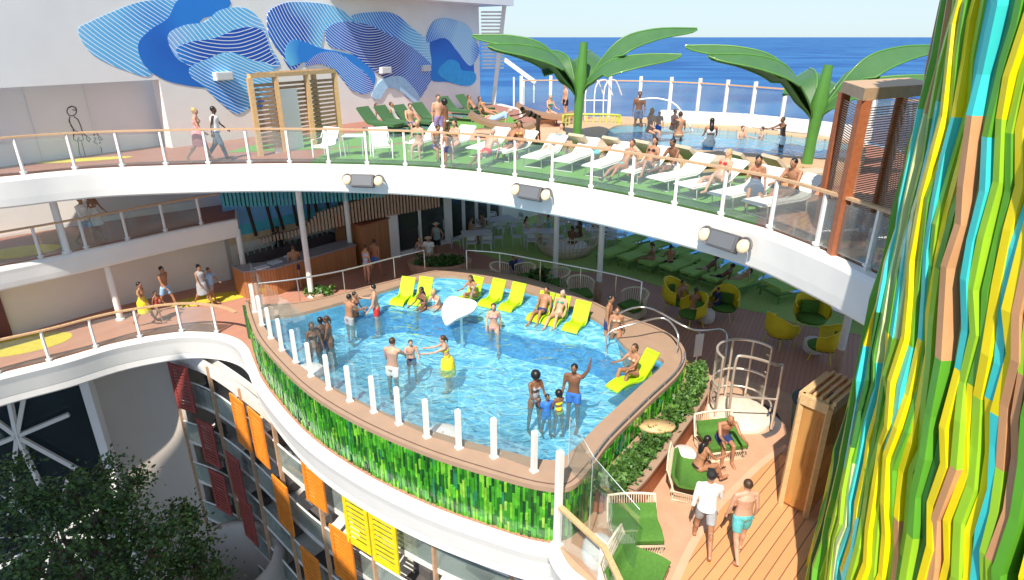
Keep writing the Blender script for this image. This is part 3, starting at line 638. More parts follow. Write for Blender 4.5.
    # yellow floor ovals on the walkways
    for nm, c, rx, ry, z in (('floor_inlay', W(20, 252, MD), 1.3, .7, MD+.009), ('floor_inlay', W(212, 299, 0), 1.7, .55, .011), ('floor_inlay', W(20, 345, 0), 1.7, .8, .011), ('floor_inlay', W(85, 160, UD), 1.6, .35, UD+.012)):
        m = MB(); m.poly([(c.x+rx*math.cos(a*PI/16)*.8-ry*math.sin(a*PI/16)*.3, c.y+ry*math.sin(a*PI/16)+rx*math.cos(a*PI/16)*.35) for a in range(32)], z, z, bottom=False, side=False)
        struct(m, nm, [mat('inlay_yellow', (.62, .50, .05), .7)])
    railing(off2([p for p in UE if p.x > -18], .1), 1.08, 'glass_railing', 'long curved glass railing with wooden handrail on the white upper deck edge', step=1.28)
    railing(off2(ME, .1), 1.05, 'glass_railing', 'short glass railing with wooden handrail along the middle walkway at left', step=1.3)
    railing(off2([p for p in E1 if p.x < -9.25], .1), 1.05, 'glass_railing', 'glass railing with wooden handrail along the lower walkway at left', step=1.3)
# ================================================================ pool
def water_mat(nm='pool_water', body=.15):
    m = bpy.data.materials.new(nm); m.use_nodes = True; nt = m.node_tree; N = nt.nodes; L = nt.links; N.clear()
    out = N.new('ShaderNodeOutputMaterial'); tc = N.new('ShaderNodeTexCoord')
    # caustic light painted in: bright vein network put into the surface's transparent colour
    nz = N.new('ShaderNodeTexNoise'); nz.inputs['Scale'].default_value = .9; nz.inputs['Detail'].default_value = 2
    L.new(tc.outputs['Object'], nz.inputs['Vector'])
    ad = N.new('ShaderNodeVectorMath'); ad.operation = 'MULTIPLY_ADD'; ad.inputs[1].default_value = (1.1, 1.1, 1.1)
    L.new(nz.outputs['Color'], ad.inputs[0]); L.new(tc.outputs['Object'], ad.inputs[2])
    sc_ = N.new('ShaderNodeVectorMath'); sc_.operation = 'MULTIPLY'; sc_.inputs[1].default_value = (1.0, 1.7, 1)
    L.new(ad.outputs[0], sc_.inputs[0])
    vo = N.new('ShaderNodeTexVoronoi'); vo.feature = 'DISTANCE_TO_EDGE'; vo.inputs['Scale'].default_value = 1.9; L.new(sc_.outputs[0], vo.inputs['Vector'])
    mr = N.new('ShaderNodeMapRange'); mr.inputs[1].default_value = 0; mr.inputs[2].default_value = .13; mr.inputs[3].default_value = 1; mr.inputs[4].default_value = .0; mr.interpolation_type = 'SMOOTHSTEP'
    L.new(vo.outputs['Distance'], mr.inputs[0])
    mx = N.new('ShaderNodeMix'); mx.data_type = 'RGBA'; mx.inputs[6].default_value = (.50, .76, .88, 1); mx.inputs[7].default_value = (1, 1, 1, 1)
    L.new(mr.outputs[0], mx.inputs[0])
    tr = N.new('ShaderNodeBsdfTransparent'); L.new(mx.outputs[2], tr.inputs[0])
    gl = N.new('ShaderNodeBsdfGlossy'); gl.inputs['Roughness'].default_value = .04
    n2 = N.new('ShaderNodeTexNoise'); n2.inputs['Scale'].default_value = 2.6; n2.inputs['Detail'].default_value = 3; L.new(sc_.outputs[0], n2.inputs['Vector'])
    bp = N.new('ShaderNodeBump'); bp.inputs['Strength'].default_value = .9; bp.inputs['Distance'].default_value = .12; L.new(n2.outputs['Fac'], bp.inputs['Height'])
    fz = N.new('ShaderNodeFresnel'); fz.inputs[0].default_value = 1.33; L.new(bp.outputs[0], fz.inputs['Normal']); L.new(bp.outputs[0], gl.inputs['Normal'])
    ms = N.new('ShaderNodeMixShader'); L.new(fz.outputs[0], ms.inputs[0]); L.new(tr.outputs[0], ms.inputs[1]); L.new(gl.outputs[0], ms.inputs[2]); df = N.new('ShaderNodeBsdfDiffuse'); df.inputs[0].default_value = (.20, .60, .80, 1); m4 = N.new('ShaderNodeMixShader'); m4.inputs[0].default_value = body
    L.new(tr.outputs[0], m4.inputs[1]); L.new(df.outputs[0], m4.inputs[2]); L.new(m4.outputs[0], ms.inputs[1])
    L.new(ms.outputs[0], out.inputs[0])
    return m
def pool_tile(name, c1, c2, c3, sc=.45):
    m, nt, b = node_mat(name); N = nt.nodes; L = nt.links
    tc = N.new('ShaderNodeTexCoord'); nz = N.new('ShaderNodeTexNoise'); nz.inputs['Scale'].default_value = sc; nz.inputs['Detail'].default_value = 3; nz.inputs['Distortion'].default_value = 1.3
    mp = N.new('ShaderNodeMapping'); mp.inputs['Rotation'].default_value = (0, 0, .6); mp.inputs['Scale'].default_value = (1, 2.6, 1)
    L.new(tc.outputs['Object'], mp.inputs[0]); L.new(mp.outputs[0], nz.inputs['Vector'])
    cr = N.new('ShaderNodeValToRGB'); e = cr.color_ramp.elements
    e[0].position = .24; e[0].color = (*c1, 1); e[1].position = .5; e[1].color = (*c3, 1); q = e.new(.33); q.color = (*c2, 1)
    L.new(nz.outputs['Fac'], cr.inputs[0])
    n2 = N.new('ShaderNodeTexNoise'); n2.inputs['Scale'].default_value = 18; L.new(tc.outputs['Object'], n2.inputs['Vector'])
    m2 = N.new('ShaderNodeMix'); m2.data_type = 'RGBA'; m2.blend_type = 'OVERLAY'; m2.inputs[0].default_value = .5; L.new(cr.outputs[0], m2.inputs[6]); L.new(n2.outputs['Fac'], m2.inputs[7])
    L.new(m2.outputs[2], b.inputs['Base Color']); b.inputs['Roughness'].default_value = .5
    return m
def pool():
    ro = ccw(ROUT); ri = ccw(RINN)
    t = thing('pool_basin', ro[0], label='large free form pool with pink rim and green tiled outer wall', cat='pool')
    m = MB(); m.poly([(p.x, p.y) for p in ro], 1.24, 1.35, holes=[[(p.x, p.y) for p in ri]])
    m.build('rim', RIMC, t)
    m = MB()
    for d, w_ in ((.10, .03),):
        A = V3(shrink(ro, d), 1.355); B = V3(shrink(ro, d+w_), 1.355); A.append(A[0]); B.append(B[0]); m.strip(B, A)
    m.build('rim_line', RIML, t)
    m = MB(); so = shrink(ro, .10); si = shrink(ro, .25)
    m.poly([(p.x, p.y) for p in so], -.3, 1.24, holes=[[(p.x, p.y) for p in si]]); m.build('shell', mat('shell_green', (.03, .10, .03), .6), t)
    # inner wall, floor, shelf
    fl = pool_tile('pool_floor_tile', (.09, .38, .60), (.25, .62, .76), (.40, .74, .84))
    wl = mat('pool_wall_tile', (.10, .42, .62), .4, .2, 10)
    m = MB(); A = V3(ri, 1.24)+[Vector((ri[0].x, ri[0].y, 1.24))]; B = V3(ri, PF)+[Vector((ri[0].x, ri[0].y, PF))]; m.strip(A, B); m.build('inner_wall', wl, t)
    m = MB(); m.poly([(p.x, p.y) for p in shrink(ri, -.05)], PF-.1, PF); m.build('pool_floor', fl, t)
    shp = [W(*a, SH) for a in [(355, 318), (400, 312), (440, 318), (480, 325), (520, 338), (560, 345), (595, 352), (625, 372), (606, 330), (560, 303), (500, 287), (440, 278), (380, 294)]]
    sfr = crv(shp[:8], 5); bk = shp[8:]
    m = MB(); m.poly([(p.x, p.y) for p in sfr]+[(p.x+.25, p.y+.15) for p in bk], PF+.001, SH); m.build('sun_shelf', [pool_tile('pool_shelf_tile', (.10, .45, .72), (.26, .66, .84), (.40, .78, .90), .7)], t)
    m = MB(); lip = V3(sfr, SH+.004); m.strip(lip, V3(off2(sfr, .12), SH+.004)); m.strip(V3(off2(sfr, -.006), SH+.004), V3(off2(sfr, -.006), PF+.01)); m.build('shelf_edge', mat('deep_blue_tile', (.05, .28, .55), .4), t)
    # green glazed tiles on the outer wall: one mesh of many strips
    gm = [mat('tile_green_%d' % i, c, .25, .35, 5, coat=.6) for i, c in enumerate([(.012, .12, .012), (.03, .24, .018), (.07, .36, .025), (.16, .45, .035), (.008, .06, .015), (.02, .18, .08), (.30, .50, .08)])]
    m = MB(); path = shrink(ro, .02); path = path+[path[0]]; path = resample(path, .058)
    wts = [5, 6, 5, 2.2, 2.5, 1.2, .5]
    for a, b in zip(path, path[1:]):
        d = (b-a).normalized(); nn = Vector((d.y, -d.x, 0)); z = -.25-random.random()*.25
        while z < 1.22:
            h = random.uniform(.16, .5); z1 = min(z+h, 1.236); z0 = max(z, -.22)
            if z1 > z0+.03:
                th = random.uniform(.03, .075); c = (a+b)/2+nn*(th/2-.03)
                m.box((c.x, c.y, (z0+z1)/2), (.056, th, z1-z0-.006), rz=math.atan2(d.y, d.x), mi=random.choices(range(7), wts)[0])
            z += h
    m.build('green_tiles', gm, t)
    # entry steps platform strip
    m = MB(); q = [W(612, 341, 1.12), W(634, 353, 1.12), W(655, 357, 1.12), W(662, 366, 1.12), W(640, 362, 1.12), W(618, 352, 1.12)]
    m.poly([(p.x, p.y) for p in q], PF, 1.05); m.build('entry_step', RIMC, t)
    w = MB(); w.poly([(p.x, p.y) for p in shrink(ri, -.02)], 1.2, 1.2, bottom=False, side=False)
    # subdivided sheet is unnecessary: ripples come from the normal
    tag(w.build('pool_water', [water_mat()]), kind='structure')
    # posts and tall frameless glass on the rim
    bp_ = [(255, 312), (262, 325), (271, 338), (282, 350), (296, 362), (311, 376), (329, 389), (350, 401), (374, 412), (399, 424), (427, 437), (459, 448), (494, 457), (534, 471)]
    P = [W(u, v, 1.35) for u, v in bp_]
    t = thing('pool_glass_screen', P[0], label='row of white posts with tall frameless glass around the left and front pool rim', cat='glass screen')
    for i, p in enumerate(P):
        m = MB(); hh = .95
        m.box(p+Vector((0, 0, hh/2)), (.10, .10, hh), rz=.6); m.box(p+Vector((0, 0, hh+.01)), (.085, .085, .02), rz=.6); m.box(p+Vector((0, 0, .015)), (.15, .15, .03), rz=.6); m.build('post', WHITE, t)
    for a, b in zip(P, P[1:]):
        d = (b-a).normalized()*.03; m = MB(); gh = 1.75
        n_ = Vector((-d.y, d.x, 0)).normalized()*.07
        m.beam(a+d+n_+Vector((0, 0, gh/2)), b-d+n_+Vector((0, 0, gh/2)), .014, gh); m.build('glass_panel', GLASSP, t)
    # corner post with deck railing at the right foot of the pool
    a = W(557, 545); pts = [a, W(601, 590), Vector((2.05, 6.9, 0))]
    t = thing('corner_railing', a, label='tall white corner post with glass and wooden handrail below the pool corner', cat='railing')
    m = MB(); m.box(a+Vector((0, 0, 1.15)), (.12, .12, 2.3), rz=.6); m.box(a+Vector((0, 0, .03)), (.2, .2, .05), rz=.6); m.build('post', WHITE, t)
    for p in pts[1:]:
        m = MB(); m.box(p+Vector((0, 0, .5)), (.11, .11, 1.0), rz=.6); m.build('post', WHITE, t)
    m = MB(); m.beam(a+Vector((0, 0, 1.02)), pts[1]+Vector((0, 0, 1.04)), .11, .06); m.beam(pts[1]+Vector((0, 0, 1.04)), pts[2]+Vector((0, 0, 1.04)), .11, .06); m.build('handrail', WOODL, t)
    for p, q in zip(pts, pts[1:]):
        m = MB(); dd = (q-p).normalized()*.08; m.beam(p+dd+Vector((0, 0, .5)), q-dd+Vector((0, 0, .5)), .016, .85); m.build('glass_panel', GLASSP, t)
    # tall leaning glass wind screen beside it
    t = thing('glass_windscreen', W(575, 520), label='tall angular clear glass screens joining the pool corner to the sun deck', cat='glass screen')
    pts = [W(566, 520), W(588, 545), W(632, 590)]
    tops = [2.6, 2.2, 1.9]
    for i in range(2):
        p, q = pts[i], pts[i+1]; m = MB(); n_ = Vector((-(q-p).y, (q-p).x, 0)).normalized()*.008
        vs = [p-n_, q-n_, q-n_+Vector((0, 0, tops[i+1])), p-n_+Vector((0, 0, tops[i]))]; vs += [v+n_*2 for v in vs]
        m.add(vs, [(0,1,2,3), (7,6,5,4), (0,4,5,1), (1,5,6,2), (2,6,7,3), (3,7,4,0)]); m.build('glass_panel', GLASSP, t)
        m = MB(); m.tube([p+Vector((0,0,.01)), p+Vector((0, 0, tops[i])), q+Vector((0, 0, tops[i+1]))], .008, 5); m.build('edge_trim', mat('glass_edge', (.75, .82, .80), .2), t)
    # ---- metal handrails
    def loop_rail(pts, r, label, nm='handrail', legs=()):
        t_ = MB(); t_.tube(crv(pts, 5), r, 7)
        for l in legs: t_.tube([l, Vector((l.x, l.y, l.z-legs_h))], r*.85, 6)
        o = t_.build(nm, STEEL); tag(o, label, 'handrail'); return o
    legs_h = .95
    back = [W(118, 335-0, 1.35)]
    br = [W(u, v, 1.35)+Vector((0, 0, .85)) for u, v in [(292, 345-34), (335, 300), (380, 285), (430, 271), (437, 273)]]
    t = MB(); P = [W(*a, 1.35) for a in [(262, 306), (300, 301), (345, 292), (395, 278), (425, 270)]]; Q = [p+Vector((0, 0, .8)) for p in P]
    t.tube(crv(Q, 4), .028, 6)
    for p, q in zip(P, Q): t.tube([p, q], .022, 5)
    tag(t.build('handrail', STEEL), 'long thin metal handrail behind the left half of the pool', 'handrail')
    t = MB(); P = [W(*a, 1.35) for a in [(467, 270), (500, 273), (540, 281), (580, 289), (615, 297), (640, 304)]]; Q = [p+Vector((0, 0, .8)) for p in P]
    t.tube([P[0]]+crv(Q, 4)+[P[-1]], .028, 6)
    for p, q in zip(P[1:-1], Q[1:-1]): t.tube([p, q], .022, 5)
    tag(t.build('handrail', STEEL), 'long thin metal handrail behind the yellow loungers', 'handrail')
    for pts, lab in (([W(612, 341, 1.1), W(613, 338, 1.1)+Vector((0,0,.7)), W(645, 325, 1.35)+Vector((0,0,.6)), W(690, 345, 1.35)+Vector((0,0,.5)), W(710, 358, 0)+Vector((.3,0,1.0)), W(716, 374, 0)+Vector((.2, 0, .9)), W(716, 376, 0)+Vector((.2,0,0))], 'arched metal handrail on the far side of the pool steps'),
                     ([W(607, 356, 1.1), W(607, 352, 1.1)+Vector((0,0,.6)), W(635, 345, 1.3)+Vector((0,0,.7)), W(662, 340, 1.35)+Vector((0,0,.7)), W(676, 352, 1.35)+Vector((0,0,.55)), W(676, 354, 1.35)], 'arched metal handrail on the near side of the pool steps')):
        t = MB(); t.tube(crv(pts, 5), .028, 7); tag(t.build('handrail', STEEL), lab, 'handrail')
    t = MB(); P = shrink(ro, .05); sel = [p for p in P if p.x > 1.6 and p.y < 15.4 and p.y > 10.2]; sel.sort(key=lambda p: p.y)
    Q = [Vector((p.x, p.y, 1.47)) for p in sel]; t.tube(Q, .022, 6)
    for p in sel[::3]: t.tube([Vector((p.x, p.y, 1.34)), Vector((p.x, p.y, 1.47))], .016, 5)
    tag(t.build('handrail', STEEL), 'low metal rail following the right hand pool rim above the planter', 'handrail')
    # white fin table with pole, white floats
    c = W(459, 349, PF)
    t = thing('water_feature', c, label='white tilted leaf shaped water feature on a metal pole in the pool', cat='water feature')
    m = MB(); pts = crv([Vector((-.75, .1, 0)), Vector((-.5, -.55, 0)), Vector((0, -.35, 0)), Vector((.75, -.1, 0)), Vector((.85, .3, 0)), Vector((.2, .55, 0)), Vector((-.45, .7, 0))], 5, True)
    lo = [c+Vector((p.x*.66, p.y*.66, 1.28+p.y*.45+p.x*.1)) for p in pts]; n = len(lo); tr_ = [tuple(x) for x in tessellate_polygon([[Vector((p.x, p.y, 0)) for p in lo]])]; hi_ = [p+Vector((0, -.05, .08)) for p in lo]; m.add(lo+hi_, tr_+[tuple(n+i for i in x) for x in tr_]+[(i, (i+1) % n, n+(i+1) % n, n+i) for i in range(n)]); m.build('leaf_top', WHITE, t)
    m = MB(); m.tube([c+Vector((.1, .1, 0)), c+Vector((.1, .1, 1.3))], .05, 8); m.tube([c+Vector((.3, .2, 1.3)), c+Vector((.5, .4, 2.0)), c+Vector((.65, .4, 2.05))], .022, 6); m.build('pole', STEEL, t)
    for (u, v, r, lab) in ((309, 372, .42, 'round white float in the left corner of the pool beside bathers'), (443, 436, .42, 'round white float against the front pool rim')):
        c = W(u, v, 1.2); m = MB(); m.lathe([(.02, -.05), (r*.8, -.05), (r, .0), (r, .05), (r*.85, .1), (r*.3, .12), (.02, .11)], c, 20)
        tag(m.build('pool_float', WHITE), lab, 'pool float')
# ================================================================ pool loungers (bright lime)
def lime_lounger_mesh():
    prof = [(-.95, .02), (-.85, .12), (-.6, .20), (-.35, .18), (-.1, .10), (.1, .08), (.25, .16), (.5, .52), (.75, .92), (.82, 1.0)]
    pr = crv([Vector((0, y, z)) for y, z in prof], 3); m = MB()
    m.sheet([p+Vector((-.33, 0, 0)) for p in pr], [p+Vector((.33, 0, 0)) for p in pr], .07)
    return m
def pool_loungers():
    t = thing('pool_lounger', (0, 0, 0), label='x', cat='pool lounger', group='lime yellow loungers standing in the pool')
    lime_lounger_mesh().build('seat_shell', LIME, t, world=False)
    for x in (-.25, .25):
        m = MB(); m.beam((x, -.6, .10), (x, .55, .2), .06, .2); m.build('support', LIME, t, world=False)
    m = MB(); m.tube([(-.27, .74, 1.0), (.27, .74, 1.0)], .055, 8); m.build('headrest', mat('lime_headrest', (.42, .64, .015), .5), t, world=False)
    spots = [(404, 300, 'leftmost lime pool lounger, in the far corner'), (422, 300, 'second lime pool lounger from the left, empty'), (471, 299, 'lime pool lounger left of the two empty ones on the far shelf'),
             (493, 302, 'empty lime pool lounger in the middle of the far shelf'), (513, 306, 'empty lime pool lounger right of the middle on the far shelf'), (541, 316, 'lime pool lounger occupied by a man near the pool steps end'),
             (557, 320, 'lime pool lounger occupied by a woman near the steps end'), (577, 326, 'rightmost empty lime pool lounger on the far shelf')]
    for i, (u, v, lab) in enumerate(spots):
        p = W(u, v, SH); o = t if i == 0 else dup(t)
        a = 72 if i < 2 else 60
        o.location = p; o.rotation_euler = (0, 0, rad(a-90)); o['label'] = lab; o.scale = (.80, .60, .66)
    o = dup(t, W(634, 381, 1.13), rad(38-90), 'nearest lime pool lounger with a reclining woman beside the right rim'); o.scale = (.66, .90, .66)
    K = [('hug', 1, 'brown', 'long', 'tan', 474, 301, 'woman with drawn up knees on the third lime pool lounger', True), ('reclk', 1, 'black', 'short', 'navy', 542, 317, 'man in navy trunks on a lime pool lounger', False), ('reclk', 0, 'grey', 'bun', 'green', 558, 321, 'woman in green bikini on a lime pool lounger', True)]
    for pose, sk, hr, st, cl, u, v, lab, fem in K:
        person(W(u, v, SH), head=-118, pose=pose, skin=sk, hair=hr, style=st, wear=(('top', cl), ('bikini', cl)) if fem else (('trunks', cl),), seat=.14, female=fem, label=lab)
    person(W(633, 379, 1.13), head=218, pose='hug', skin=1, hair='brown', style='tail', wear=(('top', 'tan'), ('bikini', 'tan')), seat=.12, h=1.82, female=True, label='woman with dark ponytail hugging her knees on the nearest lime pool lounger', k=dict(tl=2))
    bake_bodies()
# ================================================================ planters
def leaves(m, pts, n, size, spread, zs, mi=2, up=.3):
    for _ in range(n):
        p = random.choice(pts)+Vector((random.gauss(0, spread), random.gauss(0, spread), 0)); z = random.random()**.8*zs
        c = Vector((p.x, p.y, p.z+z)); d = Vector((random.gauss(0, 1), random.gauss(0, 1), abs(random.gauss(up, .6)))).normalized(); s = size*random.uniform(.6, 1.3)
        e = d.cross(Vector((random.random()-.5, random.random()-.5, random.random()-.2))).normalized()*s*.32
        m.add([c, c+d*s*.5+e, c+d*s, c+d*s*.5-e], [(0, 1, 2, 3)], random.randrange(mi))
def planters():
    # long planter between the pool wall and the sun deck
    inn = [W(*a, 0) for a in [(592, 500), (622, 474), (662, 437), (690, 410), (712, 385)]]
    ro = ccw(ROUT)
    A = V3(crv([W(u, v, 1.35)+Vector((.06, -.06, 0)) for u, v in [(597, 462), (612, 441), (650, 403), (679, 375), (687, 354)]], 6), 0)
    B = V3(crv([W(u, v, .75) for u, v in [(604, 482), (625, 492), (643, 481), (672, 443), (699, 405), (708, 386), (706, 366)]], 4), 0)
    t = thing('long_planter', B[0], label='long wooden planter full of dark green shrubs between pool and wicker daybeds', cat='planter')
    poly = [(p.x, p.y) for p in A]+[(p.x, p.y) for p in reversed(B)]
    cl = [Vector((x, y, 0)) for x, y in poly]; inn_ = shrink(cl, .1)
    m = MB(); m.poly([(p.x, p.y) for p in ccw(cl)], .02, .70, holes=[[(p.x, p.y) for p in inn_]]); m.build('cladding', plank_mat('planter_wood', (.36, .10, .04), (.50, .17, .07), 0, .08, (.12, .03, .015), axis=(9, 9, 0), sw=.14), t)
    m = MB(); m.poly([(p.x, p.y) for p in shrink(cl, -.05)], .705, .77, holes=[[(p.x, p.y) for p in shrink(cl, .13)]]); m.build('rim', RIMC, t)
    m = MB(); m.poly([(p.x, p.y) for p in inn_], .3, .62); m.build('soil', SOIL, t)
    c = W(653, 425, 1.1)
    m = MB(); m.lathe([(.01, -.08), (.30, -.08), (.34, -.03), (.34, .03), (.01, .04)], W(657, 426, .92), 16, sx=1.3, sy=.8); m.build('bench_seat', WOODL, t)
    pts = []
    for i in range(len(A)):
        a, b = A[i], B[min(int(i*len(B)/len(A))+1, len(B)-1)]
        for k in (.24, .36, .48, .6, .72): q = a.lerp(b, k); q.z = .64; pts.append(q)
    m = MB(); leaves(m, pts, 8500, .12, .07, .26)
    tag(m.build('planter_shrubs', [PLANT, PLANTL]), 'dense dark green shrubs filling the long planter', 'shrubs', kind='stuff')
    # round planter at the back
    c = W(440, 271, 0)
    t = thing('round_planter', c, label='low round planter with pink slatted sides and dark plants behind the pool', cat='planter')
    m = MB(); m.lathe([(1.35, 0), (1.4, .42), (1.42, .5), (1.2, .5), (1.2, .3), (.01, .3)], c, 26, sy=.7); m.build('bowl', mat('planter_pink', (.5, .28, .2), .6), t)
    m = MB(); leaves(m, [c+Vector((random.uniform(-1, 1), random.uniform(-.6, .6), .3)) for _ in range(40)], 1100, .16, .08, .26); m.build('foliage', [PLANT, PLANTL], t)
    c = W(319, 297, .0)+Vector((0,.1,0)); t = thing('small_bush', c, label='small dark bush by the rail left of the pool', cat='plant')
    m = MB(); leaves(m, [c+Vector((random.uniform(-.5, .5), random.uniform(-.3, .3), 0.05)) for _ in range(30)], 400, .16, .05, .25); m.build('foliage', [PLANT, PLANTL], t)
    m = MB(); m.lathe([(.3, 0), (.36, .18), (.01, .18)], c, 12); m.build('pot', RIMC, t)
# ================================================================ mural wall
def wave_mat(name, c1, c2, c3, sc, rot=0, dist=2.0, lines=True, loc=(0, 0, 0), line=(.86, .92, .97)):
    rot = 0; dist *= 2.2; q_ = MC.get(name[-1], (200, 50)); w_ = wallpt(*q_); loc = (-w_.dot(wd), w_.dot(wn), -w_.z)
    m, nt, b = node_mat(name); N = nt.nodes; L = nt.links
    tc = N.new('ShaderNodeTexCoord'); mp = N.new('ShaderNodeMapping'); mp.inputs['Location'].default_value = loc; mp.inputs['Rotation'].default_value = (0, rot, 0)
    L.new(tc.outputs['Object'], mp.inputs[0])
    n1 = N.new('ShaderNodeTexNoise'); n1.inputs['Scale'].default_value = .28; n1.inputs['Detail'].default_value = 1; L.new(mp.outputs[0], n1.inputs['Vector'])
    cr = N.new('ShaderNodeValToRGB'); e = cr.color_ramp.elements; e[0].position = .35; e[0].color = (*c1, 1); e[1].position = .65; e[1].color = (*c3, 1); q = e.new(.5); q.color = (*c2, 1)
    L.new(n1.outputs['Fac'], cr.inputs[0]); last = cr.outputs[0]
    if lines:
        w = N.new('ShaderNodeTexWave'); w.wave_type = 'RINGS'; w.rings_direction = 'Y'; w.inputs['Scale'].default_value = sc*1.05; w.inputs['Distortion'].default_value = dist; w.inputs['Detail'].default_value = 1; w.inputs['Detail Scale'].default_value = .35
        L.new(mp.outputs[0], w.inputs['Vector'])
        lt = N.new('ShaderNodeMapRange'); lt.inputs[1].default_value = .84; lt.inputs[2].default_value = .97; L.new(w.outputs['Fac'], lt.inputs[0])
        mx = N.new('ShaderNodeMix'); mx.data_type = 'RGBA'; L.new(lt.outputs[0], mx.inputs[0]); L.new(last, mx.inputs[6]); mx.inputs[7].default_value = (*line, 1); last = mx.outputs[2]
    L.new(last, b.inputs['Base Color']); b.inputs['Roughness'].default_value = .6
    return m
MC = dict(a=(200, -40), c=(215, 110), d=(150, 100), e=(240, 20), f=(330, 90), g=(380, 90), i=(320, 100), j=(340, 120), m=(455, 95))
def wallpt(u, v, off=0.0): return RP(u, v, WALL_A+wn*off, wn)
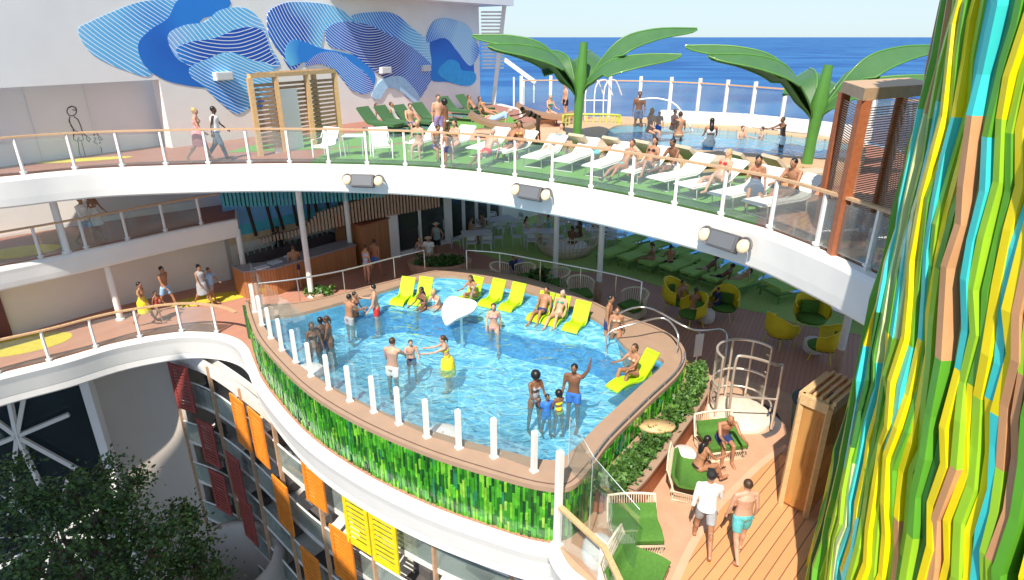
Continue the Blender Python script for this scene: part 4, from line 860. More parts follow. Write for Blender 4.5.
def mural_wall():
    t = thing('mural_wall', WALL_A+Vector((0, 0, UD)), label='tall white wall painted with big blue wave shapes', cat='wall')
    def seg(a, b, z0, z1, off, th, name, mt):
        m = MB(); A = WALL_A+wd*a+wn*(off-th/2); B = WALL_A+wd*b+wn*(off-th/2); m.beam(A+Vector((0, 0, (z0+z1)/2)), B+Vector((0, 0, (z0+z1)/2)), th, z1-z0); return m.build(name, mt, t)
    Lw = (WALL_B-WALL_A).length
    p = wallpt(163, 100); s0 = (p-WALL_A).dot(wd)
    seg(-6, Lw, 8.2, 11.25, 0, .5, 'upper_wall', WALLW); seg(s0, Lw, UD, 8.198, 0, .5, 'lower_wall', WALLW)
    seg(-6, s0+.6, UD, 8.19, -.95, .3, 'recessed_wall', WALLW)
    for u in (92, 32):
        q = wallpt(u, 120, -.95); s = (q-WALL_A).dot(wd); m = MB(); c = WALL_A+wd*s+wn*(-.93)
        m.beam(c+Vector((0, 0, UD)), c+Vector((0, 0, 8.19)), .05, .03, up=wn); m.build('joint_trim', WHITE, t)
    # roof overhang
    a = wallpt(330, 20); s1 = (a-WALL_A).dot(wd); m = MB()
    A = WALL_A+wd*s1; B = WALL_B+wd*1.2
    m.poly([(q.x, q.y) for q in (A-wn*2, A+wn*.6, A+wn*1.6+wd*4, B+wn*1.6, B-wn*2)], 11.25, 12.3); m.build('roof_overhang', WHITE, t)
    # blobs (outline in picture, projected on to the wall plane; the art is flat paint on a 6 mm relief)
    D = (.005, .08, .45); Bm = (.01, .22, .70); Lt = (.12, .50, .85); NV = (.005, .03, .26); PL = (.34, .64, .86)
    S = [
     ('a', [(78, 30), (90, 22), (112, 12), (140, 2), (170, 0), (190, 6), (175, 30), (160, 55), (150, 76), (130, 72), (105, 62), (88, 50)], wave_mat('mural_a', Bm, Lt, PL, 2.3, .3, 1.2, loc=(6, 0, -14))),
     ('b', [(138, 45), (150, 30), (168, 18), (178, 0), (200, -4), (230, 0), (222, 14), (200, 22), (215, 60), (235, 70), (262, 80), (262, 108), (240, 105), (215, 90), (190, 86), (165, 80), (145, 66)], wave_mat('mural_b', D, (.01, .16, .60), Bm, 1, 0, 0, lines=False)),
     ('c', [(168, 35), (185, 25), (205, 22), (220, 10), (245, 8), (262, 22), (270, 45), (280, 66), (260, 68), (235, 58), (215, 55), (190, 64), (175, 56)], wave_mat('mural_c', Bm, (.25, .5, .85), Lt, 2.0, .2, 1.6, loc=(-2, 0, -9))),
     ('d', [(176, 50), (190, 42), (215, 38), (240, 28), (262, 30), (270, 50), (276, 64), (255, 62), (232, 52), (212, 56), (190, 66)], wave_mat('mural_d', D, D, Bm, 2.2, .9, 1.0, loc=(3, 0, -8))),
     ('e', [(190, 68), (205, 60), (232, 53), (252, 60), (272, 66), (276, 90), (256, 102), (238, 114), (222, 104), (205, 88), (192, 78)], wave_mat('mural_e', Bm, Lt, (.4, .6, .85), 2.6, .4, 2.0, loc=(1, 0, -7))),
     ('f', [(268, 14), (282, 4), (300, 2), (330, 5), (350, 16), (358, 30), (340, 30), (325, 30), (320, 50), (305, 60), (292, 70), (280, 52), (270, 38)], wave_mat('mural_f', Bm, D, Lt, 2.0, .1, 1.4, loc=(-4, 0, -8))),
     ('g', [(352, 16), (375, 12), (395, 14), (412, 28), (430, 42), (438, 60), (436, 68), (420, 66), (400, 50), (380, 40), (362, 28)], wave_mat('mural_g', PL, Lt, Bm, 2.2, .6, 1.2, loc=(2, 0, -12), line=(.75, .86, .95))),
     ('h', [(285, 52), (292, 40), (305, 42), (320, 48), (340, 52), (360, 58), (374, 72), (374, 86), (362, 92), (350, 80), (330, 66), (305, 62), (290, 66)], wave_mat('mural_h', Lt, Bm, Bm, 1, 0, 0, lines=False)),
     ('i', [(326, 30), (340, 22), (365, 24), (388, 34), (410, 46), (425, 58), (434, 70), (428, 86), (418, 100), (408, 98), (400, 88), (385, 78), (368, 66), (350, 52), (330, 46)], wave_mat('mural_i', NV, (.015, .08, .42), (.03, .18, .62), 2.7, .5, 1.2, loc=(5, 0, -10))),
     ('j', [(305, 66), (318, 54), (335, 52), (352, 62), (366, 74), (374, 86), (366, 94), (352, 90), (345, 82), (335, 70), (320, 64)], wave_mat('mural_j', D, (.05, .1, .5), Bm, 3.2, .2, .8, loc=(0, 0, -9))),
     ('k', [(374, 90), (382, 80), (400, 76), (412, 86), (420, 98), (414, 102), (402, 92), (388, 88), (380, 99), (372, 97)], mat('mural_pale', (.40, .64, .86), .6)),
     ('l', [(430, 46), (432, 30), (440, 20), (452, 20), (466, 26), (474, 40), (478, 55), (474, 62), (474, 80), (466, 86), (448, 82), (432, 80), (432, 62)], wave_mat('mural_l', D, (.02, .15, .6), Bm, 1, 0, 0, lines=False)),
     ('m', [(427, 42), (432, 24), (442, 18), (455, 20), (468, 26), (477, 42), (479, 54), (470, 66), (458, 52), (445, 38)], wave_mat('mural_m', D, Bm, PL, 2.3, .1, 1.0, loc=(-3, 0, -9), line=(.85, .88, .92))),
     ('n', [(438, 72), (448, 60), (458, 62), (462, 70), (474, 72), (476, 80), (468, 86), (450, 82)], mat('mural_cyan', (.03, .40, .82), .6)),
    ]
    for i, (nm, pts, mt) in enumerate(S):
        c = crv([Vector((u, v, 0)) for u, v in pts], 4, True)
        f = .012+.004*i; P = [wallpt(q.x, q.y, f) for q in c]; P = [p for p in P]
        o = P[0]; L2 = [Vector(((p-WALL_A).dot(wd), p.z, 0)) for p in P]
        tris = tessellate_polygon([L2]); n = len(P); B = [p-wn*(f-.002) for p in P]
        m = MB(); m.add(P+B, [tuple(x) for x in tris]+[(i_, (i_+1) % n, n+(i_+1) % n, n+i_) for i_ in range(n)])
        ob = m.build('painted_wave', mt, t)
        # local frame so that rings lie in the wall plane: rotate data so wall = XZ plane
        R = Matrix((wd, -wn, Vector((0, 0, 1)))); ob.data.transform(R.to_4x4()); ob.matrix_basis = R.transposed().to_4x4()
    # line drawing on the recessed wall
    def W2(zx, zy): return wallpt(zx/2.898, zy/2.898, -.945)
    m = MB(); K = [[(208+14*math.cos(a), 322+14*math.sin(a)) for a in [i*PI/8 for i in range(17)]], [(196, 314), (208, 308), (220, 312), (223, 320), (210, 318)], [(203, 338), (200, 352), (212, 372), (214, 390), (213, 402)], [(214, 338), (226, 346), (234, 365), (240, 385), (252, 395)], [(200, 345), (206, 365), (218, 380), (240, 384)],
         [(213, 388), (238, 388), (242, 406), (230, 408), (228, 398), (224, 409), (214, 405), (213, 388)], [(226, 409), (230, 440), (236, 466)], [(236, 408), (244, 440), (252, 466)], [(252, 395), (262, 402), (258, 412), (252, 404), (250, 396)],
         [(270, 392), (280, 386), (288, 396), (280, 404), (272, 398)], [(276, 404), (272, 412), (284, 418), (292, 412)], [(282, 418), (294, 430), (296, 452)], [(284, 402), (294, 408), (290, 396), (298, 404)]]
    for l in K: m.tube([W2(*p) for p in l], .015, 4)
    m.build('line_drawing', DARK, t)
    for i, (u, v, w) in enumerate([(223, 76, .55), (385, 70, .5), (426, 68, .42)]):
        p = wallpt(u, v, .12); m = MB(); M = Matrix((wd, wn, Vector((0, 0, 1)))).transposed()
        m.box(p, (w*1.3, .24, .30), M=M); m.box(p+wn*.125, (w*1.15, .02, .24), M=M, mi=1)
        tag(m.build('wall_speaker', [WHITE, GRYL]), ['pale grey box speaker on the mural left of the timber cabana', 'white box speaker in the middle of the mural', 'white box speaker at the right end of the mural'][i], 'speaker', 'speakers on the mural wall')
    # end of wall: louvred stair tower
    e = WALL_B+Vector((0, 0, UD)); t = thing('stair_tower', e, label='white louvred stair screen with diagonal stringer at the far end of the mural wall', cat='staircase')
    A = W(486, 104, UD); m = MB()
    for i in range(17): z = 7.9+i*.19; m.beam(Vector((A.x-.2, 39.3, z)), Vector((A.x+1.1, 39.3, z)), .05, .09)
    m.build('louvres', WHITE, t)
    m = MB(); m.beam(Vector((A.x+.45, 39.2, UD)), Vector((A.x+1.15, 39.2, 11.25)), .24, .24); m.beam(Vector((A.x+1.1, 39.25, 8.4)), Vector((A.x+3.0, 38.7, 7.1)), .12, .22)
    m.build('strut', WHITE, t)
    for x in (1.7, 2.3, 2.9): m = MB(); m.box((A.x+x, 38.8, UD+.75), (.09, .09, 1.7-(x-1.7)*.4)); m.build('post', WHITE, t)
    m = MB(); m.beam(Vector((A.x, 39.1, UD+.55)), Vector((A.x+3, 38.6, UD+.55)), .015, 1.0); m.build('glass_panel', GLASSP, t)
# ================================================================ upper deck furniture
def fascia_lamps():
    info = [(363, 181, 'left light and speaker unit on the white fascia'), (531, 193, 'middle light and speaker unit on the white fascia'), (724, 241, 'right light and speaker unit on the white fascia')]
    for i, (u, v, lab) in enumerate(info):
        # nearest fascia point along the azimuth
        best = min(range(len(UE)-1), key=lambda k: abs((UE[k].x/UE[k].y)-(RAY(u, v).x/RAY(u, v).y)) + (10 if UE[k].x < -15 else 0))
        p = UE[best]; d = (UE[best+1]-UE[best]).normalized(); n_ = Vector((d.y, -d.x, 0)); r = RAY(u, v)
        c = RP(u, v, p+n_*.34, n_); n0 = n_; n_ = (n_+Vector((0, 0, .42))).normalized()
        t = thing('fascia_speaker', c, label=lab, cat='speaker', group='light and speaker units on the ring fascia')
        M = Matrix((d, n_, d.cross(n_)*(1 if d.cross(n_).z > 0 else -1))).transposed()
        m = MB(); m.box(c, (.74, .2, .40), M=M); m.build('housing', DARKB, t, bevel=.02)
        m = MB(); m.box(c+n_*.105, (.64, .02, .31), M=M); m.build('speaker_face', mat('fascia_face', (.13, .14, .155), .6, .06, 40), t)
        for s in (-1, 1):
            q = c+d*s*.52; m = MB(); m.ball(q+n_*.05, (.15, .09, .16), 12, 8, M=M); lp = m.build('lamp', mat('lamp_cream', (.80, .62, .42), .4), t)
            m = MB(); m.tube([q+M@Vector((.17*math.cos(a), 0, .2*math.sin(a))) for a in [i_*PI/8 for i_ in range(9)]], .03, 5); m.build('bracket', DARKB, lp)
        m = MB(); m.box(c-n_*.2, (.3, .24, .12), M=M); m.build('mount', GREY, t)
def white_lounger(sling=CREAM, frame=WHITE, h=.36):
    t = thing('sun_lounger', (0, 0, 0), cat='sun lounger')
    pr = [Vector((0, y, z)) for y, z in [(-.35, h-.02), (.2, h), (.85, h+.01), (1.0, h+.05), (1.42, h+.34), (1.58, h+.44)]]
    m = MB(); m.sheet([p+Vector((-.30, 0, 0)) for p in pr], [p+Vector((.30, 0, 0)) for p in pr], .03); m.build('sling', sling, t, world=False)
    m = MB()
    for s in (-1, 1): m.tube([p+Vector((s*.325, 0, -.02)) for p in pr], .022, 5)
    m.tube([(-.32, -.36, h-.03), (.32, -.36, h-.03)], .022, 5); m.tube([(-.32, 1.59, h+.43), (.32, 1.59, h+.43)], .022, 5); m.build('frame', frame, t, world=False)
    for y in (-.2, 1.0):
        m = MB(); m.tube([(-.31, y, h-.03), (-.31, y+.05, .02), (.31, y+.05, .02), (.31, y, h-.03)], .02, 5); m.build('leg', frame, t, world=False)
    return t
def arm_chair():
    t = thing('arm_chair', (0, 0, 0), cat='armchair'); 
    pr = [Vector((0, y, z)) for y, z in [(-.3, .42), (.1, .40), (.22, .45), (.42, .95)]]
    m = MB(); m.sheet([p+Vector((-.27, 0, 0)) for p in pr], [p+Vector((.27, 0, 0)) for p in pr], .04); m.build('seat', CREAM, t, world=False)
    for s in (-1, 1):
        m = MB(); m.tube([(s*.32, -.3, .0), (s*.32, -.3, .62), (s*.32, .3, .64), (s*.32, .34, .0)], .022, 6); m.tube([(s*.32, .22, .63), (s*.3, .44, .97)], .02, 6); m.build('side_frame', WHITE, t, world=False)
    m = MB(); m.tube([(-.3, .44, .96), (.3, .44, .96)], .02, 5); m.build('cross_bar', WHITE, t, world=False); m = MB(); m.tube([(-.32, -.28, .38), (.32, -.28, .38)], .02, 5); m.build('cross_bar', WHITE, t, world=False)
    return t
def padded_lounger(cush, frame, h=.36, w=.64, L=1.95, back=.5):
    t = thing('padded_lounger', (0, 0, 0), cat='sun lounger')
    pr = crv([Vector((0, y, z)) for y, z in [(-.45, h), (.3, h), (.85, h+.02), (1.05, h+.12), (1.5, h+back)]], 2)
    m = MB(); m.sheet([p+Vector((-w/2, 0, .05)) for p in pr], [p+Vector((w/2, 0, .05)) for p in pr], .10); m.build('cushion', cush, t, world=False)
    m = MB()
    for s in (-1, 1): m.beam((s*w*.48, -.45, h-.1), (s*w*.48, 1.2, h-.1), .05, .08)
    m.beam((-w*.48, -.45, h-.1), (w*.48, -.45, h-.1), .05, .08); m.build('frame', frame, t, world=False)
    for s in (-1, 1):
        for y in (-.4, 1.1): m = MB(); m.box((s*w*.45, y, (h-.14)/2), (.05, .05, h-.14)); m.build('leg', frame, t, world=False)
    return t
def upper_furniture():
    L0 = white_lounger(); L0['group'] = 'white sun loungers along the upper glass rail'
    feet = [(412, 153, 62), (440, 156, 62), (473, 159, 60), (497, 163, 58), (529, 169, 56), (558, 173, 52), (591, 178, 48), (622, 184, 44), (654, 192, 38), (683, 199, 34), (716, 209, 30), (750, 218, 27)]
    for i, (u, v, a) in enumerate(feet):
        p = W(u, v, UD); d = Vector((math.cos(rad(a)), math.sin(rad(a)), 0)); o = L0 if i == 0 else dup(L0)
        o.location = p+d*(.35+random.uniform(-.08, .08)); o.rotation_euler = (0, 0, rad(a-90+random.uniform(-4, 4))); o['label'] = '%s white sun lounger from the left in the row along the upper glass rail' % ORD[i]
    C0 = arm_chair(); C0['group'] = 'white armchairs on the turf by the cabana'
    for i, (u, v, a) in enumerate([(327, 158, 70), (382, 158, 110)]):
        o = C0 if i == 0 else dup(C0); o.location = W(u, v, UD); o.rotation_euler = (0, 0, rad(a-90)); o['label'] = ['left white armchair on the turf in front of the timber cabana', 'right white armchair on the turf beside the low glass table'][i]
    c = W(354, 157, UD)+Vector((0, .3, 0)); t = thing('side_table', c, label='low grey side table between the two white armchairs', cat='table')
    m = MB(); m.box(c+Vector((0, 0, .68)), (.75, .6, .035)); m.build('table_top', GRYL, t)
    for sx in (-1, 1):
        for sy in (-1, 1): m = MB(); m.tube([c+Vector((sx*.3, sy*.24, 0)), c+Vector((sx*.33, sy*.27, .66))], .02, 5); m.build('leg', GRYL, t)
    G0 = padded_lounger(GCUSHD, mat('frame_bluegrey', (.10, .22, .25), .5), .38, .68, back=.62); G0['group'] = 'dark green loungers against the mural wall'
    for i, (u, v) in enumerate([(383, 137), (400, 135), (419, 134), (437, 131), (462, 122), (478, 119)]):
        o = G0 if i == 0 else dup(G0); a = 150; o.location = W(u, v, UD)+Vector((.3, .2, 0)); o.rotation_euler = (0, 0, rad(a-90)); o['label'] = '%s dark green lounger from the left under the mural' % ORD[i]
    # round brown daybeds
    for i, (u, v, lab) in enumerate([(503, 138, 'brown wicker daybed with a person in pale blue lying on it'), (546, 126, 'brown wicker daybed at the rear rail left of the palm sculpture')]):
        c = W(u, v, UD); t = thing('wicker_daybed', c, label=lab, cat='daybed', group='brown wicker daybeds')
        wk = mat('wicker_brown', (.30, .18, .11), .7, .3, 30, .5)
        m = MB(); pr = crv([Vector((y, 0, z)) for y, z in [(-1.4, .9), (-.9, .62), (0, .38), (.9, .36), (1.3, .5)]], 3)
        m.sheet([c+p+Vector((0, -.6, 0)) for p in pr], [c+p+Vector((0, .6, 0)) for p in pr], -.16); m.build('shell', wk, t)
        m = MB(); m.lathe([(.5, 0), (.4, .2), (.5, .34)], c, 14); m.build('base', wk, t)
        m = MB(); m.box(c+Vector((.1, 0, .46)), (1.7, 1.0, .08)); m.build('cushion', CREAM, t, bevel=.02)
    # timber cabana
    P = {k: W(*a, UD) for k, a in dict(fl=(262, 165-13), fm=(288, 154), fr=(342, 146), bl=(257, 150)).items()}
    a = W(261, 156, UD); b = W(285, 152, UD); c = W(341, 141, UD); d = a+(c-b)
    t = thing('timber_cabana', a, label='tall slatted timber cabana frame standing in front of the mural', cat='cabana')
    hgt = 2.55
    for p in (a, b, c, d, b.lerp(c, .5)): m = MB(); m.box(p+Vector((0, 0, hgt/2)), (.16, .16, hgt), rz=.7); m.build('post', WOODL, t)
    m = MB()
    for p, q in ((a, b), (b, c), (c, d), (d, a)): m.beam(p+Vector((0, 0, hgt+.06)), q+Vector((0, 0, hgt+.06)), .18, .14)
    for k in range(1, 9): m.beam(a.lerp(d, k/9)+Vector((0, 0, hgt+.12)), b.lerp(c, k/9)+Vector((0, 0, hgt+.12)), .06, .08)
    m.build('roof_frame', WOODL, t)
    for p, q in ((a, b), (b.lerp(c, .52), c), (a, d)):
        m = MB(); n = 15
        for k in range(n): z = .25+k*(hgt-.35)/n; m.beam(p+Vector((0, 0, z)), q+Vector((0, 0, z)), .05, .09)
        m.build('slat_screen', mat('slat_brown', (.36, .22, .13), .6, .15, 8), t)
    m = MB(); mid = b.lerp(c, .05)+(a-b)*.15; m.beam(b.lerp(c, .04)+(d-c)*.5+Vector((0, 0, 1.05)), b.lerp(c, .5)+(d-c)*.5+Vector((0, 0, 1.05)), .03, 2.1); m.build('white_screen', WALLW, t)
    # back row of beige loungers + low timber wall of the upper pool
    B0 = padded_lounger(BEIGE, WOODL, .3, .66, back=.52); B0['group'] = 'beige loungers backing on to the upper pool'
    for i, (u, v) in enumerate([(598, 160), (634, 164), (668, 169), (712, 176), (766, 184), (806, 190)]):
        o = B0 if i == 0 else dup(B0); a = 222-i*5; p = W(u, v, UD); o.location = p+Vector((.25, .35, 0)); o.rotation_euler = (0, 0, rad(a-90)); o['label'] = '%s beige lounger from the left behind the white row, beside the upper pool' % ORD[i]
    # upper pool
    z = UD+.42
    O = crv([W(*a, z) for a in [(575, 146), (560, 135), (566, 126), (600, 117), (640, 117), (700, 122), (770, 130), (850, 140), (866, 150), (850, 170), (800, 166), (740, 160), (680, 156), (625, 152)]], 5, True)
    I = crv([W(*a, z) for a in [(612, 142), (606, 134), (615, 126), (640, 124), (700, 127), (770, 133), (845, 142), (858, 150), (840, 158), (780, 155), (720, 151), (660, 148)]], 5, True)
    t = thing('upper_pool', O[0], label='raised upper pool with curved timber surround in front of the sea rail', cat='pool')
    m = MB(); m.poly([(p.x, p.y) for p in ccw(O)], UD+.01, z, holes=[[(p.x, p.y) for p in ccw(I)]]); m.build('timber_surround', plank_mat('surround_wood', (.50, .32, .18), (.62, .42, .25), 0, .12, (.25, .14, .07), axis=(6, 3, 0)), t)
    m = MB(); m.poly([(p.x, p.y) for p in shrink(I, -.04)], UD+.02, UD+.06); m.build('pool_floor', mat('upper_pool_floor', (.03, .46, .85), .5, .15, 3), t)
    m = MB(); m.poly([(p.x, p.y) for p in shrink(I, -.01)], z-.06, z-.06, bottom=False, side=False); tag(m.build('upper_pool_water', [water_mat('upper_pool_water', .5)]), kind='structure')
    m = MB(); q = [W(660, 121, z), W(740, 125, z), W(812, 133, z), W(866, 141, z)]
    for p_, r_ in zip(q, q[1:]): m.beam(p_+Vector((0, 0, .22)), r_+Vector((0, 0, .22)), .5, .45)
    m.build('white_parapet', WHITE, t)
    # sea rail on the upper deck
    base = [W(*a, UD) for a in [(521, 117), (560, 116.5), (600, 117), (640, 118), (680, 120), (716, 124), (752, 129), (790, 134), (832, 141)]]+[Vector((13.7, 23, UD)), Vector((14.3, 17, UD)), Vector((14.3, 9, UD))]
    t = thing('sea_railing', base[0], label='glass rail with white posts before the sea behind the upper pool', cat='railing')
    P = resample(base[:9], 1.5)+[Vector((13.55, 24.1, UD)), Vector((13.8, 21.7, UD)), Vector((14.1, 19.3, UD)), Vector((14.3, 17, UD))]
    for i, p in enumerate(P):
        m = MB(); hh = 2.0 if i != 2 else 3.0; m.beam(p, p+Vector((0, 0, hh)), .15, .10, up=(0, 1, 0)); m.build('post', WHITE, t)
    for p, q in zip(P, P[1:]):
        m = MB(); d = (q-p).normalized()*.1; m.beam(p+d+Vector((0, 0, .9)), q-d+Vector((0, 0, .9)), .015, 1.6); m.build('glass_panel', GLASS, t)
        m = MB(); m.beam(p+Vector((0, 0, 1.78)), q+Vector((0, 0, 1.78)), .10, .06); m.build('handrail', RAILW, t)
    # metal ladder hoops beside the upper pool
    m = MB(); 
    for u in (585, 594, 603): p = W(u, 122, UD); m.tube(crv([p, p+Vector((0, 0, 1.6)), p+Vector((.5, .3, 1.9)), p+Vector((.9, .5, 1.2))], 4), .035, 5)
    m.tube([W(578, 122, UD)+Vector((0, 0, 1.0)), W(606, 122, UD)+Vector((0, 0, 1.0))], .03, 5)
    tag(m.build('pool_ladder_rail', WHITE), 'white metal ladder rails beside the upper pool right of the palm trunk', 'handrail')
    m = MB(); p = W(690, 131, z); m.tube(crv([p+Vector((-1.9, .8, 1.1)), p+Vector((-1.2, .7, 1.15)), p+Vector((-.5, .4, .9)), p+Vector((.1, 0, 0))], 4), .035, 5)
    tag(m.build('pool_handrail', WHITE), 'curved white handrail entering the upper pool', 'handrail')
    # yellow green slatted stools by the palm
    m = MB(); c = W(590, 133, UD)
    for k in range(14): a = PI*k/13; m.beam(c+Vector((1.2*math.cos(a), .5*math.sin(a)-.3, .05)), c+Vector((1.2*math.cos(a), .5*math.sin(a)-.3, .75)), .07, .04)
    m.tube([c+Vector((1.2*math.cos(PI*k/13), .5*math.sin(PI*k/13)-.3, .75)) for k in range(14)], .05, 6)
    tag(m.build('slatted_screen', mat('lime_slat', (.45, .5, .08), .5)), 'small curved lime slatted screen behind the left palm sculpture', 'screen')
    # red timber booth at the right end
    a = W(833, 255, UD); b = W(886, 238, UD)+Vector((.2, 0, 0)); 
    t = thing('mesh_booth', a, label='tall reddish timber booth with wire mesh sides and flat wooden roof at right', cat='booth'); hgt = 2.8
    c = b+Vector((.5, 1.7, 0)); d = a+Vector((.5, 1.7, 0))
    b = a+(b-a)*1.0
    for p in (a, b, c, d): m = MB(); m.box(p+Vector((0, 0, hgt/2)), (.17, .17, hgt)); m.build('post', WOODR, t)
    m = MB(); mid = a.lerp(b, .5); m.box(mid+Vector((0, 0, hgt/2)), (.06, .06, hgt)); m.build('mullion', WOODR, t)
    m = MB(); ctr = (a+b+c+d)/4; m.poly([(q.x+(q.x-ctr.x)*.1, q.y+(q.y-ctr.y)*.1) for q in (a, b, c, d)], UD+hgt, UD+hgt+.2); m.build('roof', mat('booth_roof', (.50, .33, .20), .6, .1, 8), t)
    wire = mat('booth_mesh', (.42, .24, .15), .5)
    for p, q in ((a, b), (a, d), (b, c)):
        m = MB(); n = 60
        for k in range(n): z = .1+k*(hgt-.2)/n; m.beam(p+Vector((0, 0, z)), q+Vector((0, 0, z)), .012, .018)
        m.build('mesh_panel', wire, t)
    # palm sculptures
    for i, (u, v, h, lab) in enumerate([(576, 156, 3.65, 'left tall green palm shaped steel sculpture rising from the loungers'), (804, 178, 3.1, 'right tall green palm shaped steel sculpture beside the upper pool')]):
        c = W(u, v, UD); t = thing('palm_sculpture', c, label=lab, cat='sculpture', group='green palm shaped sculptures')
        m = MB(); m.tube([c, c+Vector((.02, 0, h*.35)), c+Vector((.04, 0, h*.55)), c+Vector((.06, 0, h*.68)), c+Vector((.08, 0, h*.8)), c+Vector((.12, 0, h))], [.16, .14, .17, .22, .16, .12], 16); m.build('trunk', LEAFG, t)
        dirs = [(176, 3.5, 1.25, .9), (203, 3.2, .98, .95), (8, 3.9, 1.45, .8), (-16, 3.2, .70, .95), (75, 2.4, .75, 1.1), (115, 2.3, .75, 1.1)]
        if i == 1: dirs = [(186, 3.3, 1.15, .9), (164, 3.7, 1.35, .85), (8, 3.5, 1.35, .8), (-18, 3.1, .65, .95), (75, 2.2, .7, 1.0)]
        for ang, L, rise, wd_ in dirs:
            a = rad(ang); D = Vector((math.cos(a), math.sin(a), 0)); S_ = Vector((-D.y, D.x, 0))
            sp = crv([c+Vector((0, 0, h*.56))+D*.12, c+D*.35+Vector((0, 0, h*.70)), c+D*L*.32+Vector((0, 0, h*.70+rise*.75)), c+D*L*.62+Vector((0, 0, h*.70+rise)), c+D*L+Vector((0, 0, h*.70+rise*1.02))], 5)
            n = len(sp); A = []; B = []; C = []
            for k, p in enumerate(sp):
                q = k/(n-1); w_ = wd_*.95*min(1, .25+q*2.6)*math.sin(PI*min(1, q*.93+.07))**.8*(.35+.65*q if q < .5 else 1)*(1 if q < .8 else 1) + .03
                A.append(p+S_*w_*.85+Vector((0, 0, -.48*w_))); B.append(p-S_*w_*.85+Vector((0, 0, -.48*w_))); C.append(p)
            m = MB(); m.strip(A, C, 0, True); m.strip(C, B, 0, True)
            up_ = Vector((0, 0, .03)); m.strip([x+up_ for x in C], [x+up_*.4 for x in A], 1, True); m.strip([x+up_*.4 for x in B], [x+up_ for x in C], 1, True)
            m.strip([x+up_*.4 for x in A], A, 1); m.strip(B, [x+up_*.4 for x in B], 1)
            m.tube(A, .028, 5, 2); m.tube(B, .028, 5, 2); m.tube([x+up_ for x in C], .03, 5, 2); m.build('leaf_blade', [mat('leaf_under', (.07, .16, .075), .5), LEAFL, LEAFG], t)
# ================================================================ big strip tower at right
def tower():
    cx, cy, R = 9.6, 6.5, 4.45
    t = thing('strip_tower', (cx, cy, 0), label='huge tower of wavy green, yellow and turquoise strips filling the right edge', cat='tower')
    cols = dict(y=(.86, .68, .01), l=(.30, .56, .03), g=(.10, .36, .03), d=(.03, .15, .03), c=(.03, .60, .58), t=(.60, .30, .14), w=(.55, .66, .30))
    mt = {k: mat('strip_'+k, v, .38, .08, 1.2, coat=.15) for k, v in cols.items()}; keys = list(mt)
    mats_ = [mt[k] for k in keys]
    rnd = random.Random(11)
    m = MB(); m.lathe([(R-.2, -.5), (R-.2, 13.5)], (cx, cy, 0), 72); m.build('core', mat('tower_core', (.03, .16, .02), .5, .3, 2), t)
    seq = 'yylytcgylyltgyclygtylgcylyytgwlyclgdytyglycyt'; prev = ['']*4
    a_sil = math.atan2(-cy, -cx); pitch = .112/R; n = 98
    K = [-.6+k*.55 for k in range(26)]
    # sideways drift shared by neighbouring strips, with kinks
    def drift(i, k): return .07*noise.noise(Vector((i*.07, k*.42, 3.1)))+.10*noise.noise(Vector((i*.03, k*1.3, 9.7)))
    for i in range(n):
        a0 = a_sil-1.62+i*pitch
        w = pitch*R*rnd.uniform(.72, .98); dep = rnd.choice([.02, .07, .12, .18])
        brk = [rnd.gauss(3.3, .7), rnd.gauss(6.4, .35), rnd.gauss(9.0, .1)]
        mb = MB(); pts = []
        for k, z in enumerate(K):
            zz = z+rnd.uniform(-.14, .14)
            r_ = R+dep+rnd.uniform(0, .04)+.09*noise.noise(Vector((i*.31, k*.55, 5.5)))
            pts.append((zz, a0-(z-5)*.036+(drift(i, k)+rnd.uniform(-.02, .02))*1.5/R, r_))
        def P(z, a, r): return Vector((cx+r*math.cos(a), cy+r*math.sin(a), z))
        ci = rnd.choice([c_ for c_ in seq if c_ != prev[0]]); h0 = w/R/2; bi = 0; cur = [ci]
        for j in range(len(pts)-1):
            z0, aa, ra = pts[j]; z1, ab, rb = pts[j+1]
            for b_ in brk:
                if z0 <= b_ < z1:
                    bi += 1; ci = rnd.choice([c_ for c_ in seq if c_ != prev[min(bi, 3)]]) if rnd.random() < .85 else ci; cur.append(ci)
            mi = keys.index(ci)
            s_ = [P(z0, aa-h0, R-.22), P(z0, aa+h0, R-.22), P(z0, aa+h0, ra), P(z0, aa-h0, ra), P(z1, ab-h0, R-.22), P(z1, ab+h0, R-.22), P(z1, ab+h0, rb), P(z1, ab-h0, rb)]
            mb.add(s_, [(3, 2, 6, 7), (2, 1, 5, 6), (0, 3, 7, 4)], mi)
            if j == 0: mb.add(s_[:4], [(3, 2, 1, 0)], mi)
        mb.build('wavy_strip', mats_, t); prev = (cur+[cur[-1]]*4)[:4]
